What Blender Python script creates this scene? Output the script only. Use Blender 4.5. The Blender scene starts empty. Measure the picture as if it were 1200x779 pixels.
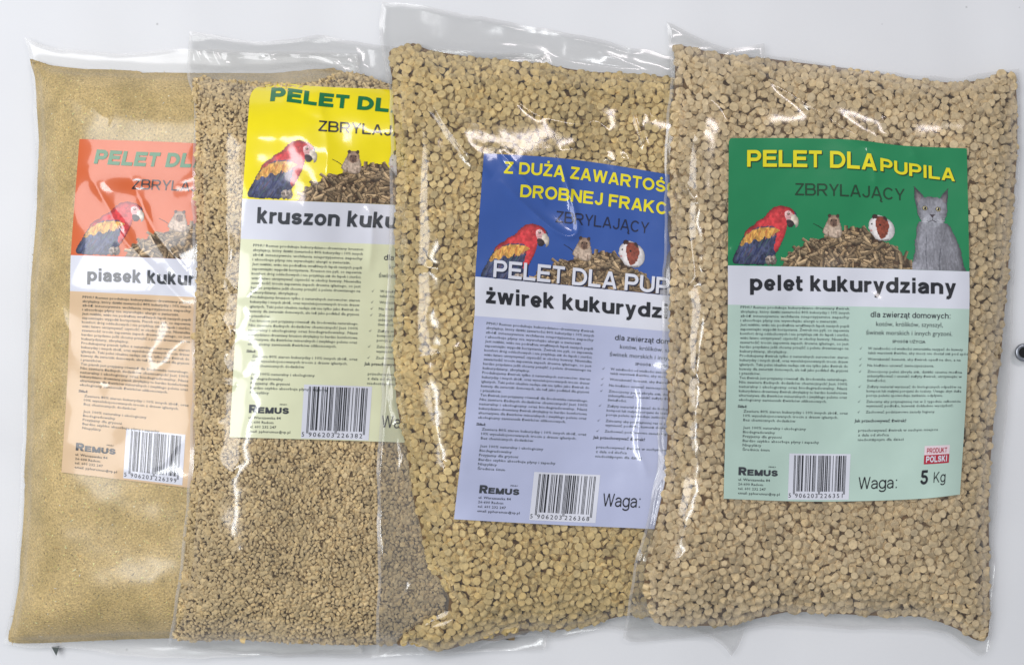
import bpy, bmesh, math, random
import numpy as np

random.seed(7)
RNG = np.random.default_rng(11)
C = bpy.context.scene.collection

# ------------------------------------------------------------------ camera, world, lamps, exposure
S = 0.00052            # metres per photo pixel on the table top
HC = 0.80              # camera height over the table
HP = HC / S            # the same in photo pixels
cam_d = bpy.data.cameras.new("camera")
cam = bpy.data.objects.new("camera", cam_d)
C.objects.link(cam)
cam.location = (0, 0, HC)
cam_d.sensor_width = 36.0
cam_d.lens = 36.0 * HC / (1200 * S)
cam_d.clip_start = 0.01
cam_d.clip_end = 50
bpy.context.scene.camera = cam

world = bpy.data.worlds.new("World")
bpy.context.scene.world = world
world.use_nodes = True
bgn = world.node_tree.nodes["Background"]
bgn.inputs[0].default_value = (0.89, 0.93, 1.0, 1)
bgn.inputs[1].default_value = 0.29


def area_lamp(name, loc, target, sx, sy, power, col):
    d = bpy.data.lights.new(name, 'AREA')
    d.shape = 'RECTANGLE'
    d.size, d.size_y = sx, sy
    d.energy = power
    d.color = col
    o = bpy.data.objects.new(name, d)
    C.objects.link(o)
    o.location = loc
    v = np.array(target, float) - np.array(loc, float)
    from mathutils import Vector
    o.rotation_euler = Vector(v).to_track_quat('-Z', 'Y').to_euler()
    return o


area_lamp("ceiling_lamp", (-0.85, 0.32, 1.35), (-0.05, 0.0, 0), 1.1, 0.9, 16.5, (0.985, 0.985, 1.0))
area_lamp("glint_strip", (-0.35, -0.15, 2.0), (-0.15, 0.0, 0), 0.12, 0.9, 7.5, (0.95, 0.98, 1.0))  # unseen strip light, added to put long glints on the film
area_lamp("glint_strip.001", (0.55, 0.95, 1.6), (0.1, 0.0, 0), 0.8, 0.16, 7.0, (1.0, 0.92, 0.93))  # second added strip light, for glints on folds facing another way

sc = bpy.context.scene
sc.render.engine = 'CYCLES'
sc.cycles.use_denoising = True
sc.cycles.max_bounces = 10
sc.cycles.diffuse_bounces = 3
sc.cycles.glossy_bounces = 3
sc.cycles.transmission_bounces = 4
sc.cycles.transparent_max_bounces = 24
sc.cycles.caustics_reflective = False
sc.cycles.caustics_refractive = False
sc.view_settings.view_transform = 'Standard'
sc.view_settings.look = 'None'
sc.view_settings.exposure = 0.0
sc.view_settings.gamma = 1.0

# ------------------------------------------------------------------ numeric helpers


def lin(c):
    c = np.asarray(c, float) / 255.0
    return np.where(c <= 0.04045, c / 12.92, ((c + 0.055) / 1.055) ** 2.4)


def rgba(c):
    return tuple(float(v) for v in lin(c)) + (1.0,)


def world_pt(px, py, z):
    """measured position (photo pixels, height in pixels) -> metres"""
    k = (HP - z) / HP * S
    return np.stack([(np.asarray(px) - 600.0) * k, (389.5 - np.asarray(py)) * k, np.asarray(z) * S], -1)


def vnoise(x, y, scale, seed):
    r = np.random.default_rng(seed).random((64, 64)) * 2 - 1
    gx, gy = np.asarray(x) / scale + 200.3, np.asarray(y) / scale + 200.7
    ix, iy = np.floor(gx).astype(int), np.floor(gy).astype(int)
    fx, fy = gx - ix, gy - iy
    fx = fx * fx * fx * (fx * (fx * 6 - 15) + 10)
    fy = fy * fy * fy * (fy * (fy * 6 - 15) + 10)
    a = r[iy % 64, ix % 64]; b = r[iy % 64, (ix + 1) % 64]
    c = r[(iy + 1) % 64, ix % 64]; d = r[(iy + 1) % 64, (ix + 1) % 64]
    return (a * (1 - fx) + b * fx) * (1 - fy) + (c * (1 - fx) + d * fx) * fy


def fbm(x, y, scale, seed, octaves=3):
    v, a = 0, 1.0
    for k in range(octaves):
        v = v + a * vnoise(x, y, scale / 2 ** k, seed + k)
        a *= 0.5
    return v


def smooth_poly(pts, n=8, closed=True):
    p = np.array(pts, float)
    out = []
    m = len(p)
    for i in range(m if closed else m - 1):
        if closed:
            p0, p1, p2, p3 = p[(i - 1) % m], p[i], p[(i + 1) % m], p[(i + 2) % m]
        else:
            p0, p1, p2, p3 = p[max(i - 1, 0)], p[i], p[i + 1], p[min(i + 2, m - 1)]
        t = np.linspace(0, 1, n, endpoint=False)[:, None]
        out.append(0.5 * (2 * p1 + (p2 - p0) * t + (2 * p0 - 5 * p1 + 4 * p2 - p3) * t ** 2 + (3 * p1 - p0 - 3 * p2 + p3) * t ** 3))
    if not closed:
        out.append(p[-1:])
    return np.concatenate(out)


def in_poly(x, y, poly):
    ins = np.zeros(np.shape(x), bool)
    m = len(poly)
    for i in range(m):
        x0, y0 = poly[i]
        x1, y1 = poly[(i + 1) % m]
        if y0 == y1:
            continue
        c = (y0 > y) != (y1 > y)
        ins ^= c & (x < (x1 - x0) * (y - y0) / (y1 - y0) + x0)
    return ins


def line_dist(x, y, pts, closed=False):
    """distance to a polyline and how far along it (0..1)"""
    best = np.full(np.shape(x), 1e9)
    along = np.zeros(np.shape(x))
    m = len(pts)
    segs = m if closed else m - 1
    for i in range(segs):
        a, b = np.array(pts[i], float), np.array(pts[(i + 1) % m], float)
        d = b - a
        L = max(float(d @ d), 1e-9)
        t = np.clip(((x - a[0]) * d[0] + (y - a[1]) * d[1]) / L, 0, 1)
        q = np.hypot(x - a[0] - t * d[0], y - a[1] - t * d[1])
        w = q < best
        best = np.where(w, q, best)
        along = np.where(w, (i + t) / segs, along)
    return best, along


STEP = 2.0
GX0, GY0, GX1, GY1 = -80, -80, 1320, 880
gxs = np.arange(GX0, GX1 + 1, STEP)
gys = np.arange(GY0, GY1 + 1, STEP)
GX, GY = np.meshgrid(gxs, gys)


def sample(grid, x, y):
    fx = np.clip((np.asarray(x) - GX0) / STEP, 0, grid.shape[1] - 1.001)
    fy = np.clip((np.asarray(y) - GY0) / STEP, 0, grid.shape[0] - 1.001)
    ix, iy = fx.astype(int), fy.astype(int)
    fx, fy = fx - ix, fy - iy
    return (grid[iy, ix] * (1 - fx) + grid[iy, ix + 1] * fx) * (1 - fy) + (grid[iy + 1, ix] * (1 - fx) + grid[iy + 1, ix + 1] * fx) * fy


def blur(g, radius, passes=3):
    n = max(1, int(round(radius / STEP)))
    for _ in range(passes):
        for ax in (0, 1):
            pad = [(0, 0), (0, 0)]
            pad[ax] = (n + 1, n)
            c = np.cumsum(np.pad(g, pad, mode='edge'), axis=ax)
            w = 2 * n + 1
            g = (np.take(c, np.arange(w, c.shape[ax]), ax) - np.take(c, np.arange(0, c.shape[ax] - w), ax)) / w
    return g


def mesh_obj(name, verts, faces, mats, parent=None, smooth=False, cols=None, face_mat=None):
    me = bpy.data.meshes.new(name)
    verts = np.asarray(verts, np.float32)
    me.vertices.add(len(verts))
    me.vertices.foreach_set("co", verts.ravel())
    if isinstance(faces, np.ndarray):
        n, k = faces.shape
        me.loops.add(n * k)
        me.loops.foreach_set("vertex_index", faces.ravel().astype(np.int32))
        me.polygons.add(n)
        me.polygons.foreach_set("loop_start", np.arange(0, n * k, k, dtype=np.int32))
    else:
        n = len(faces)
        ls = np.array([len(f) for f in faces], np.int32)
        me.loops.add(int(ls.sum()))
        me.loops.foreach_set("vertex_index", np.concatenate([np.asarray(f, np.int32) for f in faces]))
        me.polygons.add(n)
        me.polygons.foreach_set("loop_start", np.concatenate([[0], np.cumsum(ls)[:-1]]).astype(np.int32))
    me.polygons.foreach_set("use_smooth", np.full(n, bool(smooth)))
    for m in (mats if isinstance(mats, (list, tuple)) else [mats]):
        me.materials.append(m)
    if face_mat is not None:
        me.polygons.foreach_set("material_index", np.asarray(face_mat, np.int32))
    if cols is not None:
        at = me.color_attributes.new("tint", 'FLOAT_COLOR', 'POINT')
        c4 = np.concatenate([cols, np.ones((len(cols), 1))], 1).astype(np.float32)
        at.data.foreach_set("color", c4.ravel())
    me.update(calc_edges=True)
    me.validate()
    o = bpy.data.objects.new(name, me)
    C.objects.link(o)
    if parent is not None:
        o.parent = parent
        o.matrix_parent_inverse = parent.matrix_world.inverted() if False else o.matrix_parent_inverse
        o.location = tuple(-np.array(BASE[parent_root(parent).name])) if parent.type == 'EMPTY' else (0, 0, 0)
    return o


BASE = {}


def parent_root(o):
    while o.parent is not None:
        o = o.parent
    return o


def grid_faces(nu, nv):
    i = np.arange(nv - 1)[:, None] * nu + np.arange(nu - 1)[None, :]
    return np.stack([i, i + nu, i + nu + 1, i + 1], -1).reshape(-1, 4)


# ------------------------------------------------------------------ materials


def new_mat(name):
    m = bpy.data.materials.new(name)
    m.use_nodes = True
    nt = m.node_tree
    return m, nt, nt.nodes, nt.links, nt.nodes["Principled BSDF"]


def mat_film(name, tint=(0.97, 0.97, 0.965), haze=0.05, rough=0.09, pebble=0.35, size=13.0):
    m, nt, N, L, b = new_mat(name)
    N.remove(b)
    out = N["Material Output"]
    tr = N.new("ShaderNodeBsdfTransparent"); tr.inputs[0].default_value = (*tint, 1)
    df = N.new("ShaderNodeBsdfDiffuse"); df.inputs[0].default_value = (0.80, 0.79, 0.80, 1)
    gl = N.new("ShaderNodeBsdfGlossy"); gl.inputs["Roughness"].default_value = rough
    gl.inputs[0].default_value = (1, 1, 1, 1)
    m1 = N.new("ShaderNodeMixShader"); m1.inputs[0].default_value = haze
    L.new(tr.outputs[0], m1.inputs[1]); L.new(df.outputs[0], m1.inputs[2])
    m2 = N.new("ShaderNodeMixShader")
    geo = N.new("ShaderNodeNewGeometry")
    n1 = N.new("ShaderNodeTexNoise"); n1.inputs["Scale"].default_value = 1.0 / (size * S * 1.6); n1.inputs["Detail"].default_value = 2
    n2 = N.new("ShaderNodeTexNoise"); n2.inputs["Scale"].default_value = 16.0; n2.inputs["Detail"].default_value = 2
    L.new(geo.outputs["Position"], n1.inputs["Vector"]); L.new(geo.outputs["Position"], n2.inputs["Vector"])
    rmp = N.new("ShaderNodeMapRange"); rmp.inputs[1].default_value = 0.42; rmp.inputs[2].default_value = 0.68
    L.new(n2.outputs[0], rmp.inputs[0])
    mu = N.new("ShaderNodeMath"); mu.operation = 'MULTIPLY'
    L.new(n1.outputs[0], mu.inputs[0]); L.new(rmp.outputs[0], mu.inputs[1])
    bp = N.new("ShaderNodeBump"); bp.inputs["Strength"].default_value = pebble; bp.inputs["Distance"].default_value = 0.004
    L.new(mu.outputs[0], bp.inputs["Height"])
    L.new(bp.outputs[0], gl.inputs["Normal"])
    # thin film reflectance (Schlick), the same from both sides
    dot = N.new("ShaderNodeVectorMath"); dot.operation = 'DOT_PRODUCT'
    L.new(geo.outputs["Incoming"], dot.inputs[0]); L.new(bp.outputs[0], dot.inputs[1])
    ab = N.new("ShaderNodeMath"); ab.operation = 'ABSOLUTE'; L.new(dot.outputs["Value"], ab.inputs[0])
    om = N.new("ShaderNodeMath"); om.operation = 'SUBTRACT'; om.use_clamp = True; om.inputs[0].default_value = 1.0; L.new(ab.outputs[0], om.inputs[1])
    pw = N.new("ShaderNodeMath"); pw.operation = 'POWER'; pw.inputs[1].default_value = 5.0; L.new(om.outputs[0], pw.inputs[0])
    ma = N.new("ShaderNodeMath"); ma.operation = 'MULTIPLY_ADD'; ma.inputs[1].default_value = 0.6; ma.inputs[2].default_value = 0.055
    L.new(pw.outputs[0], ma.inputs[0])
    L.new(ma.outputs[0], m2.inputs[0])
    L.new(m1.outputs[0], m2.inputs[1]); L.new(gl.outputs[0], m2.inputs[2])
    L.new(m2.outputs[0], out.inputs[0])
    return m


def mat_grain(name, base_scale=260, rough=0.85, bump=0.25, vary=0.35):
    """tinted per grain by the mesh colour attribute, mottled by noise"""
    m, nt, N, L, b = new_mat(name)
    at = N.new("ShaderNodeAttribute"); at.attribute_name = "tint"
    geo = N.new("ShaderNodeNewGeometry")
    n1 = N.new("ShaderNodeTexNoise"); n1.inputs["Scale"].default_value = base_scale; n1.inputs["Detail"].default_value = 4
    L.new(geo.outputs["Position"], n1.inputs["Vector"])
    mr = N.new("ShaderNodeMapRange"); mr.inputs[1].default_value = 0.3; mr.inputs[2].default_value = 0.7
    mr.inputs[3].default_value = 1 - vary; mr.inputs[4].default_value = 1 + vary * 0.7
    L.new(n1.outputs[0], mr.inputs[0])
    mx = N.new("ShaderNodeVectorMath"); mx.operation = 'SCALE'
    L.new(at.outputs["Color"], mx.inputs[0]); L.new(mr.outputs[0], mx.inputs["Scale"])
    L.new(mx.outputs[0], b.inputs["Base Color"])
    b.inputs["Roughness"].default_value = rough
    b.inputs["Specular IOR Level"].default_value = 0.2
    bp = N.new("ShaderNodeBump"); bp.inputs["Strength"].default_value = bump; bp.inputs["Distance"].default_value = 0.001
    L.new(n1.outputs[0], bp.inputs["Height"]); L.new(bp.outputs[0], b.inputs["Normal"])
    return m


def mat_print(name, col=None, rough=0.32, attr=False, coat=1.0, mottled=0.04):
    m, nt, N, L, b = new_mat(name)
    b.inputs["Roughness"].default_value = rough
    b.inputs["Specular IOR Level"].default_value = 0.3
    b.inputs["Coat Weight"].default_value = coat
    b.inputs["Coat Roughness"].default_value = 0.09
    if attr:
        at = N.new("ShaderNodeAttribute"); at.attribute_name = "tint"
        L.new(at.outputs["Color"], b.inputs["Base Color"])
    else:
        geo = N.new("ShaderNodeNewGeometry")
        n1 = N.new("ShaderNodeTexNoise"); n1.inputs["Scale"].default_value = 90; n1.inputs["Detail"].default_value = 5
        L.new(geo.outputs["Position"], n1.inputs["Vector"])
        mr = N.new("ShaderNodeMapRange"); mr.inputs[3].default_value = 1 - mottled; mr.inputs[4].default_value = 1 + mottled
        L.new(n1.outputs[0], mr.inputs[0])
        mx = N.new("ShaderNodeVectorMath"); mx.operation = 'SCALE'
        mx.inputs[0].default_value = rgba(col)[:3]
        L.new(mr.outputs[0], mx.inputs["Scale"])
        L.new(mx.outputs[0], b.inputs["Base Color"])
    return m


def mat_sheet():
    m, nt, N, L, b = new_mat("white vinyl sheet")
    geo = N.new("ShaderNodeNewGeometry")
    n1 = N.new("ShaderNodeTexNoise"); n1.inputs["Scale"].default_value = 6; n1.inputs["Detail"].default_value = 6
    n2 = N.new("ShaderNodeTexNoise"); n2.inputs["Scale"].default_value = 700; n2.inputs["Detail"].default_value = 2
    v = N.new("ShaderNodeTexVoronoi"); v.inputs["Scale"].default_value = 38
    for n in (n1, n2, v):
        L.new(geo.outputs["Position"], n.inputs["Vector"])
    cr = N.new("ShaderNodeValToRGB")
    cr.color_ramp.elements[0].position = 0.3; cr.color_ramp.elements[0].color = (0.67, 0.68, 0.70, 1)
    cr.color_ramp.elements[1].position = 0.7; cr.color_ramp.elements[1].color = (0.73, 0.742, 0.762, 1)
    L.new(n1.outputs[0], cr.inputs[0])
    # tiny specks of dust
    sp = N.new("ShaderNodeMapRange"); sp.inputs[1].default_value = 0.02; sp.inputs[2].default_value = 0.035
    sp.inputs[3].default_value = 0.72; sp.inputs[4].default_value = 1.0
    L.new(v.outputs["Distance"], sp.inputs[0])
    mx = N.new("ShaderNodeVectorMath"); mx.operation = 'SCALE'
    L.new(cr.outputs[0], mx.inputs[0]); L.new(sp.outputs[0], mx.inputs["Scale"])
    L.new(mx.outputs[0], b.inputs["Base Color"])
    b.inputs["Roughness"].default_value = 0.5
    b.inputs["Specular IOR Level"].default_value = 0.3
    bp = N.new("ShaderNodeBump"); bp.inputs["Strength"].default_value = 0.08; bp.inputs["Distance"].default_value = 0.0006
    L.new(n2.outputs[0], bp.inputs["Height"]); L.new(bp.outputs[0], b.inputs["Normal"])
    return m


# ------------------------------------------------------------------ the surface below
def build_sheet():
    n = 301
    xs = np.linspace(-1.5, 1.5, n); ys = np.linspace(-1.2, 1.2, n)
    X, Y = np.meshgrid(xs, ys)
    px, py = X / S + 600, 389.5 - Y / S
    Z = 0.0018 * vnoise(px, py, 260, 41) + 0.0008 * vnoise(px * 0.4 + py * 0.2, py * 1.2 - px * 0.3, 70, 43) + 0.0011 * vnoise(px, py * 0.16, 58, 45) - 0.0036
    o = mesh_obj("table_sheet", np.stack([X, Y, Z], -1).reshape(-1, 3), grid_faces(n, n)[:, ::-1], mat_sheet(), smooth=True)
    o["kind"] = "structure"
    o["label"] = "white vinyl sheet spread under the four bags"
    return o


build_sheet()

# ------------------------------------------------------------------ bag geometry (measured outlines, photo pixels)
BAGS = [
    dict(  # sand
        film=dict(
            left=[(28, 44), (37, 75), (40, 130), (41, 200), (38, 260), (33, 330), (30, 400), (27, 480), (25, 550), (21, 620), (17, 680), (10, 725), (4, 752)],
            bottom=[(4, 752), (30, 758), (90, 760), (150, 768), (230, 771), (320, 768), (425, 764)],
            top=[(28, 44), (60, 55), (110, 62), (160, 62), (215, 57), (300, 60), (420, 62)],
            right=[(420, 62), (425, 200), (428, 400), (426, 600), (425, 764)]),
        fill=[(34, 68), (60, 76), (100, 79), (150, 82), (225, 85), (320, 86), (408, 86), (414, 200), (416, 400), (414, 600), (408, 745),
              (300, 748), (200, 748), (100, 752), (40, 755), (9, 753), (14, 728), (21, 680), (25, 620), (28, 550), (30, 480), (33, 400), (36, 330),
              (41, 260), (44, 200), (43, 130), (40, 90)],
        T=62, vis=300),
    dict(  # crumble
        film=dict(
            left=[(222, 37), (219, 84), (226, 120), (226, 170), (225, 240), (226, 300), (226, 350), (225, 430), (223, 510), (220, 570), (213, 640), (207, 690), (201, 735), (196, 758)],
            bottom=[(196, 758), (230, 762), (300, 768), (380, 770), (440, 769), (530, 765), (640, 760)],
            top=[(222, 37), (260, 43), (300, 48), (340, 46), (370, 42), (410, 47), (450, 54), (540, 60), (640, 64)],
            right=[(640, 64), (646, 220), (648, 400), (645, 600), (640, 760)]),
        fill=[(224, 92), (255, 93), (290, 95), (340, 97), (370, 94), (399, 84), (430, 88), (455, 98), (540, 103), (626, 106), (632, 250), (634, 400), (630, 600), (624, 740),
              (530, 748), (440, 757), (360, 754), (280, 750), (230, 751), (203, 748), (206, 735), (211, 690), (217, 640), (223, 570), (227, 510), (228, 430), (229, 350),
              (229, 300), (228, 240), (229, 170), (229, 125)],
        T=46, vis=520),
    dict(  # small pellets
        film=dict(
            left=[(447, 2), (444, 30), (446, 62), (455, 100), (457, 160), (457, 230), (454, 330), (451, 400), (447, 470), (442, 540), (442, 600), (443, 660), (441, 720), (440, 768)],
            bottom=[(440, 768), (483, 757), (502, 768), (540, 765), (578, 753), (616, 744), (654, 747), (699, 738), (740, 738), (790, 736), (836, 748), (856, 770)],
            top=[(447, 2), (500, 8), (580, 23), (650, 36), (700, 46), (760, 60), (790, 66), (840, 60), (896, 50)],
            right=[(896, 50), (898, 200), (894, 400), (886, 600), (876, 728), (856, 770)]),
        fill=[(454, 60), (470, 54), (487, 50), (496, 57), (530, 62), (563, 67), (613, 72), (663, 78), (697, 83), (763, 88), (800, 92), (880, 96), (884, 220), (880, 400), (870, 600), (850, 720),
              (790, 726), (737, 722), (705, 730), (683, 735), (648, 740), (623, 738), (585, 746), (547, 754), (526, 762), (502, 761), (485, 754), (467, 758), (464, 750), (492, 729), (508, 720), (527, 714),
              (525, 702), (513, 676), (501, 666), (492, 618), (485, 590), (480, 550), (470, 505), (464, 470), (461, 420), (460, 380), (461, 330), (462, 290), (464, 245), (464, 200), (461, 150), (458, 100)],
        T=50, vis=850),
    dict(  # large pellets
        film=dict(
            left=[(781, 25), (784, 50), (786, 72), (784, 107), (781, 143), (779, 197), (778, 260), (777, 330), (776, 400), (773, 480), (770, 540), (760, 602), (745, 654), (736, 710), (729, 746)],
            bottom=[(729, 746), (745, 751), (800, 748), (850, 742), (920, 732), (1000, 737), (1060, 737), (1104, 741), (1130, 757), (1150, 768), (1160, 760)],
            top=[(781, 25), (812, 40), (842, 54), (899, 64), (971, 76), (1042, 85), (1114, 91), (1140, 88), (1165, 84), (1195, 81)],
            right=[(1195, 81), (1196, 180), (1191, 260), (1187, 340), (1184, 430), (1176, 520), (1167, 600), (1165, 680), (1160, 760)]),
        fill=[(791, 50), (813, 57), (842, 61), (899, 68), (960, 76), (1021, 83), (1092, 95), (1128, 95), (1160, 90), (1191, 86), (1193, 180), (1187, 260), (1180, 340), (1176, 400), (1170, 450), (1164, 510), (1160, 600), (1161, 680), (1159, 746),
              (1140, 750), (1120, 736), (1080, 723), (1040, 722), (920, 719), (852, 733), (780, 734), (764, 722), (754, 690), (758, 654), (768, 610), (778, 570), (779, 540), (781, 480), (783, 400), (784, 300), (783, 200), (786, 150), (789, 100), (790, 75)],
        T=52, vis=1300),
]

# sharp folds of the film: points, width, height
CREASES = [
    [([(99, 195), (125, 240), (150, 285), (192, 328), (226, 368)], 5, 3.0), ([(150, 200), (180, 268), (208, 305), (232, 333)], 4, 2.6),
     ([(42, 150), (55, 172), (64, 205), (70, 240)], 5, 2.0), ([(70, 345), (76, 375), (84, 392), (80, 420)], 3, 1.6), ([(104, 120), (118, 135), (132, 140)], 6, 2.2),
     ([(40, 118), (46, 138)], 3, 1.6), ([(34, 68), (90, 78), (120, 92)], 3, 2.0), ([(128, 80), (116, 96), (122, 110)], 3, 1.5),
     ([(110, 760), (150, 757), (190, 762), (230, 756)], 3, 2.0)],
    [([(253, 318), (268, 328), (277, 342)], 2.5, 2.2), ([(250, 366), (262, 376), (270, 391), (262, 420), (270, 440)], 2.5, 2.4), ([(252, 446), (264, 450), (278, 452)], 2.5, 2.2),
     ([(262, 250), (268, 290), (262, 330), (256, 352)], 3, 2.2), ([(225, 46), (232, 64), (240, 80)], 2.5, 3.0), ([(246, 42), (252, 66), (268, 86)], 3, 3.0), ([(270, 50), (262, 80)], 3, 2.0),
     ([(300, 58), (316, 64), (318, 82)], 2.5, 2.4), ([(336, 66), (343, 82), (352, 86)], 2, 2.4), ([(340, 64), (372, 66), (400, 76)], 2.5, 2.4), ([(232, 90), (300, 92), (390, 80), (450, 92)], 2.5, 2.0),
     ([(236, 130), (246, 170), (250, 220)], 4, 1.8), ([(430, 238), (436, 270), (432, 320)], 4, 2.0), ([(246, 525), (262, 545), (276, 555)], 5, 2.2), ([(244, 480), (258, 500)], 3, 2.0),
     ([(210, 690), (250, 660), (300, 640)], 5, 1.8), ([(222, 740), (280, 752), (350, 748), (430, 756)], 3, 1.8), ([(374, 118), (384, 170), (380, 225)], 5, 1.3)],
    [([(455, 66), (478, 84), (500, 112), (522, 146), (548, 182), (576, 208)], 3.2, 5.0), ([(584, 210), (620, 245), (650, 270), (668, 277), (677, 268), (672, 242), (662, 208), (652, 180)], 2.8, 4.0),
     ([(586, 178), (612, 208), (642, 242)], 2, 2.6), ([(600, 112), (622, 130), (638, 138)], 2.5, 2.0), ([(636, 136), (655, 142), (682, 146), (700, 142), (716, 158)], 4, 2.4), ([(652, 180), (672, 176), (690, 186)], 4, 2.2),
     ([(708, 180), (720, 190), (735, 182)], 5, 2.2), ([(733, 108), (744, 132), (752, 162), (758, 176)], 2.5, 2.0), ([(752, 120), (768, 140)], 2, 1.5), ([(500, 62), (503, 78)], 3, 2.5),
     ([(477, 345), (470, 400), (468, 450), (474, 500), (470, 560), (480, 600), (484, 640)], 4, 3.2),
     ([(487, 672), (478, 694), (466, 708), (450, 732)], 4, 3.2), ([(500, 716), (520, 712)], 2, 1.8), ([(440, 762), (470, 742), (500, 724)], 3, 2.4), ([(648, 674), (660, 652), (672, 632)], 2.5, 1.8),
     ([(534, 580), (520, 560), (522, 540)], 3, 1.5), ([(470, 300), (500, 312), (524, 318)], 4, 1.8), ([(476, 420), (520, 412), (546, 404)], 3, 2.2), ([(744, 420), (752, 470), (748, 520), (760, 560)], 3, 1.8),
     ([(700, 60), (740, 76), (780, 84)], 3, 1.8), ([(446, 100), (462, 140), (466, 200), (470, 260)], 3, 2.0), ([(445, 420), (460, 470), (462, 520)], 4, 2.4)],
    [([(812, 52), (850, 62), (902, 94), (955, 128), (1002, 158), (1040, 170)], 4, 5.5), ([(860, 58), (905, 84), (940, 112)], 4, 2.4), ([(1025, 156), (1050, 160), (1066, 172), (1078, 196)], 6, 2.6),
     ([(822, 64), (832, 84), (846, 100)], 3, 2.2), ([(826, 112), (842, 124), (858, 150)], 6, 2.6), ([(806, 262), (812, 300), (814, 324), (800, 340), (791, 352), (806, 358)], 2.5, 2.4),
     ([(783, 105), (792, 100), (796, 88)], 3, 2.0), ([(798, 210), (808, 226), (818, 236)], 2.5, 2.2), ([(770, 676), (790, 660), (814, 640)], 5, 2.4), ([(868, 712), (930, 712), (980, 704), (1024, 694)], 2.5, 2.4),
     ([(1036, 140), (1046, 130)], 2.5, 1.8), ([(1120, 96), (1150, 110), (1164, 120)], 3, 1.6), ([(858, 742), (920, 728), (990, 724)], 3, 2.0), ([(742, 746), (790, 740), (850, 738)], 3, 2.0),
     ([(1140, 600), (1146, 570), (1150, 540)], 3, 2.0), ([(790, 60), (800, 90), (798, 130)], 3, 2.0), ([(1010, 168), (1024, 196), (1026, 220)], 4, 1.6), ([(854, 290), (866, 300), (880, 306)], 4, 1.6),
     ([(1000, 330), (1030, 352), (1040, 380)], 6, 1.2), ([(760, 600), (772, 570), (782, 540)], 3, 2.0), ([(1060, 82), (1110, 100), (1150, 96)], 3, 1.6)],
]


def random_creases(k, outline, count):
    r = random.Random(100 + k)
    xs, ys = outline[:, 0], outline[:, 1]
    out = []
    while len(out) < count:
        i = r.randrange(len(outline))
        x, y = xs[i] + r.uniform(-60, 60), ys[i] + r.uniform(-60, 60)
        if not in_poly(np.array(x), np.array(y), outline):
            continue
        a = r.uniform(0, math.tau)
        L = r.uniform(12, 48)
        pts = [(x, y)]
        for _ in range(3):
            a += r.uniform(-0.5, 0.5)
            x += math.cos(a) * L / 3; y += math.sin(a) * L / 3
            pts.append((x, y))
        out.append((pts, r.uniform(2.0, 4.0), r.uniform(0.5, 1.4)))
    return out


def crease_height(k, x, y):
    h = np.zeros(np.shape(x))
    for pts, w, a in BAGS[k]['creases']:
        p = np.array(pts, float)
        x0, y0 = p.min(0) - 6 * w; x1, y1 = p.max(0) + 6 * w
        m = (x > x0) & (x < x1) & (y > y0) & (y < y1)
        if not m.any():
            continue
        d, t = line_dist(x[m], y[m], smooth_poly(pts, 5, False))
        f = np.clip(np.minimum(t, 1 - t) * 5, 0, 1)
        h[m] = np.maximum(h[m], a * f * np.exp(-(d / w) ** 1.4))
    return h


HMAP = np.zeros(GX.shape)
for k, b in enumerate(BAGS):
    f = b['film']
    ring = np.concatenate([smooth_poly(f['top'], 6, False)[:-1], smooth_poly(f['right'], 6, False)[:-1],
                           smooth_poly(f['bottom'][::-1], 6, False)[:-1], smooth_poly(f['left'][::-1], 6, False)[:-1]])
    b['ring'] = ring
    fillp = smooth_poly(b['fill'], 4)
    fillp = fillp + np.stack([1.5 * vnoise(fillp[:, 0], fillp[:, 1], 27, 411), 1.5 * vnoise(fillp[:, 0], fillp[:, 1], 25, 413)], -1)
    b['fillp'] = fillp
    b['creases'] = [(p, w * 1.5, a * 0.85) for p, w, a in CREASES[k]] + random_creases(k, ring, (0, 4, 8, 9)[k])
    inside = in_poly(GX, GY, fillp)
    d, _ = line_dist(GX, GY, fillp[::2], True)
    b['d'] = np.where(inside, d, -d)
    R = 62.0
    dome = np.where(inside, np.sqrt(np.maximum(0, 1 - (1 - np.clip(d / R, 0, 1)) ** 2)), 0)
    dome = np.where(inside, blur(dome, 12) * np.clip(d / 9, 0, 1) ** 0.5, 0)
    bottom = np.maximum(HMAP + 1.5, blur(HMAP, 8))
    soft = blur(HMAP, 55)
    lumps = 1 + 0.09 * vnoise(GX, GY, 130, 50 + k) + 0.045 * vnoise(GX, GY, 45, 60 + k)
    top = np.maximum(bottom + 14 * dome, soft + b['T'] * dome * lumps)
    top = np.where(inside, top, bottom)
    infilm = in_poly(GX, GY, ring)
    margin = bottom + 2.5 + 4.5 * np.maximum(0, vnoise(GX, GY, 46, 70 + k)) * np.clip(-b['d'] / 10, 0, 1)
    base = np.where(inside, top + 1.0, margin)
    film = np.maximum(base, blur(base, 6, 2))
    film = np.where(b['d'] > 6, np.maximum(top + 1.0, blur(base, 4, 2)), film)
    b['bottom'], b['top'], b['film_h'] = bottom, top, film
    HMAP = np.where(infilm, np.maximum(HMAP, film + 1.5), HMAP)


def film_z(k, x, y):
    return (sample(BAGS[k]['film_h'], x, y) + crease_height(k, x, y)
            + 0.22 * vnoise(x, y, 17, 80 + k) + 0.75 * vnoise(x, y, 38, 84 + k))


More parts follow.
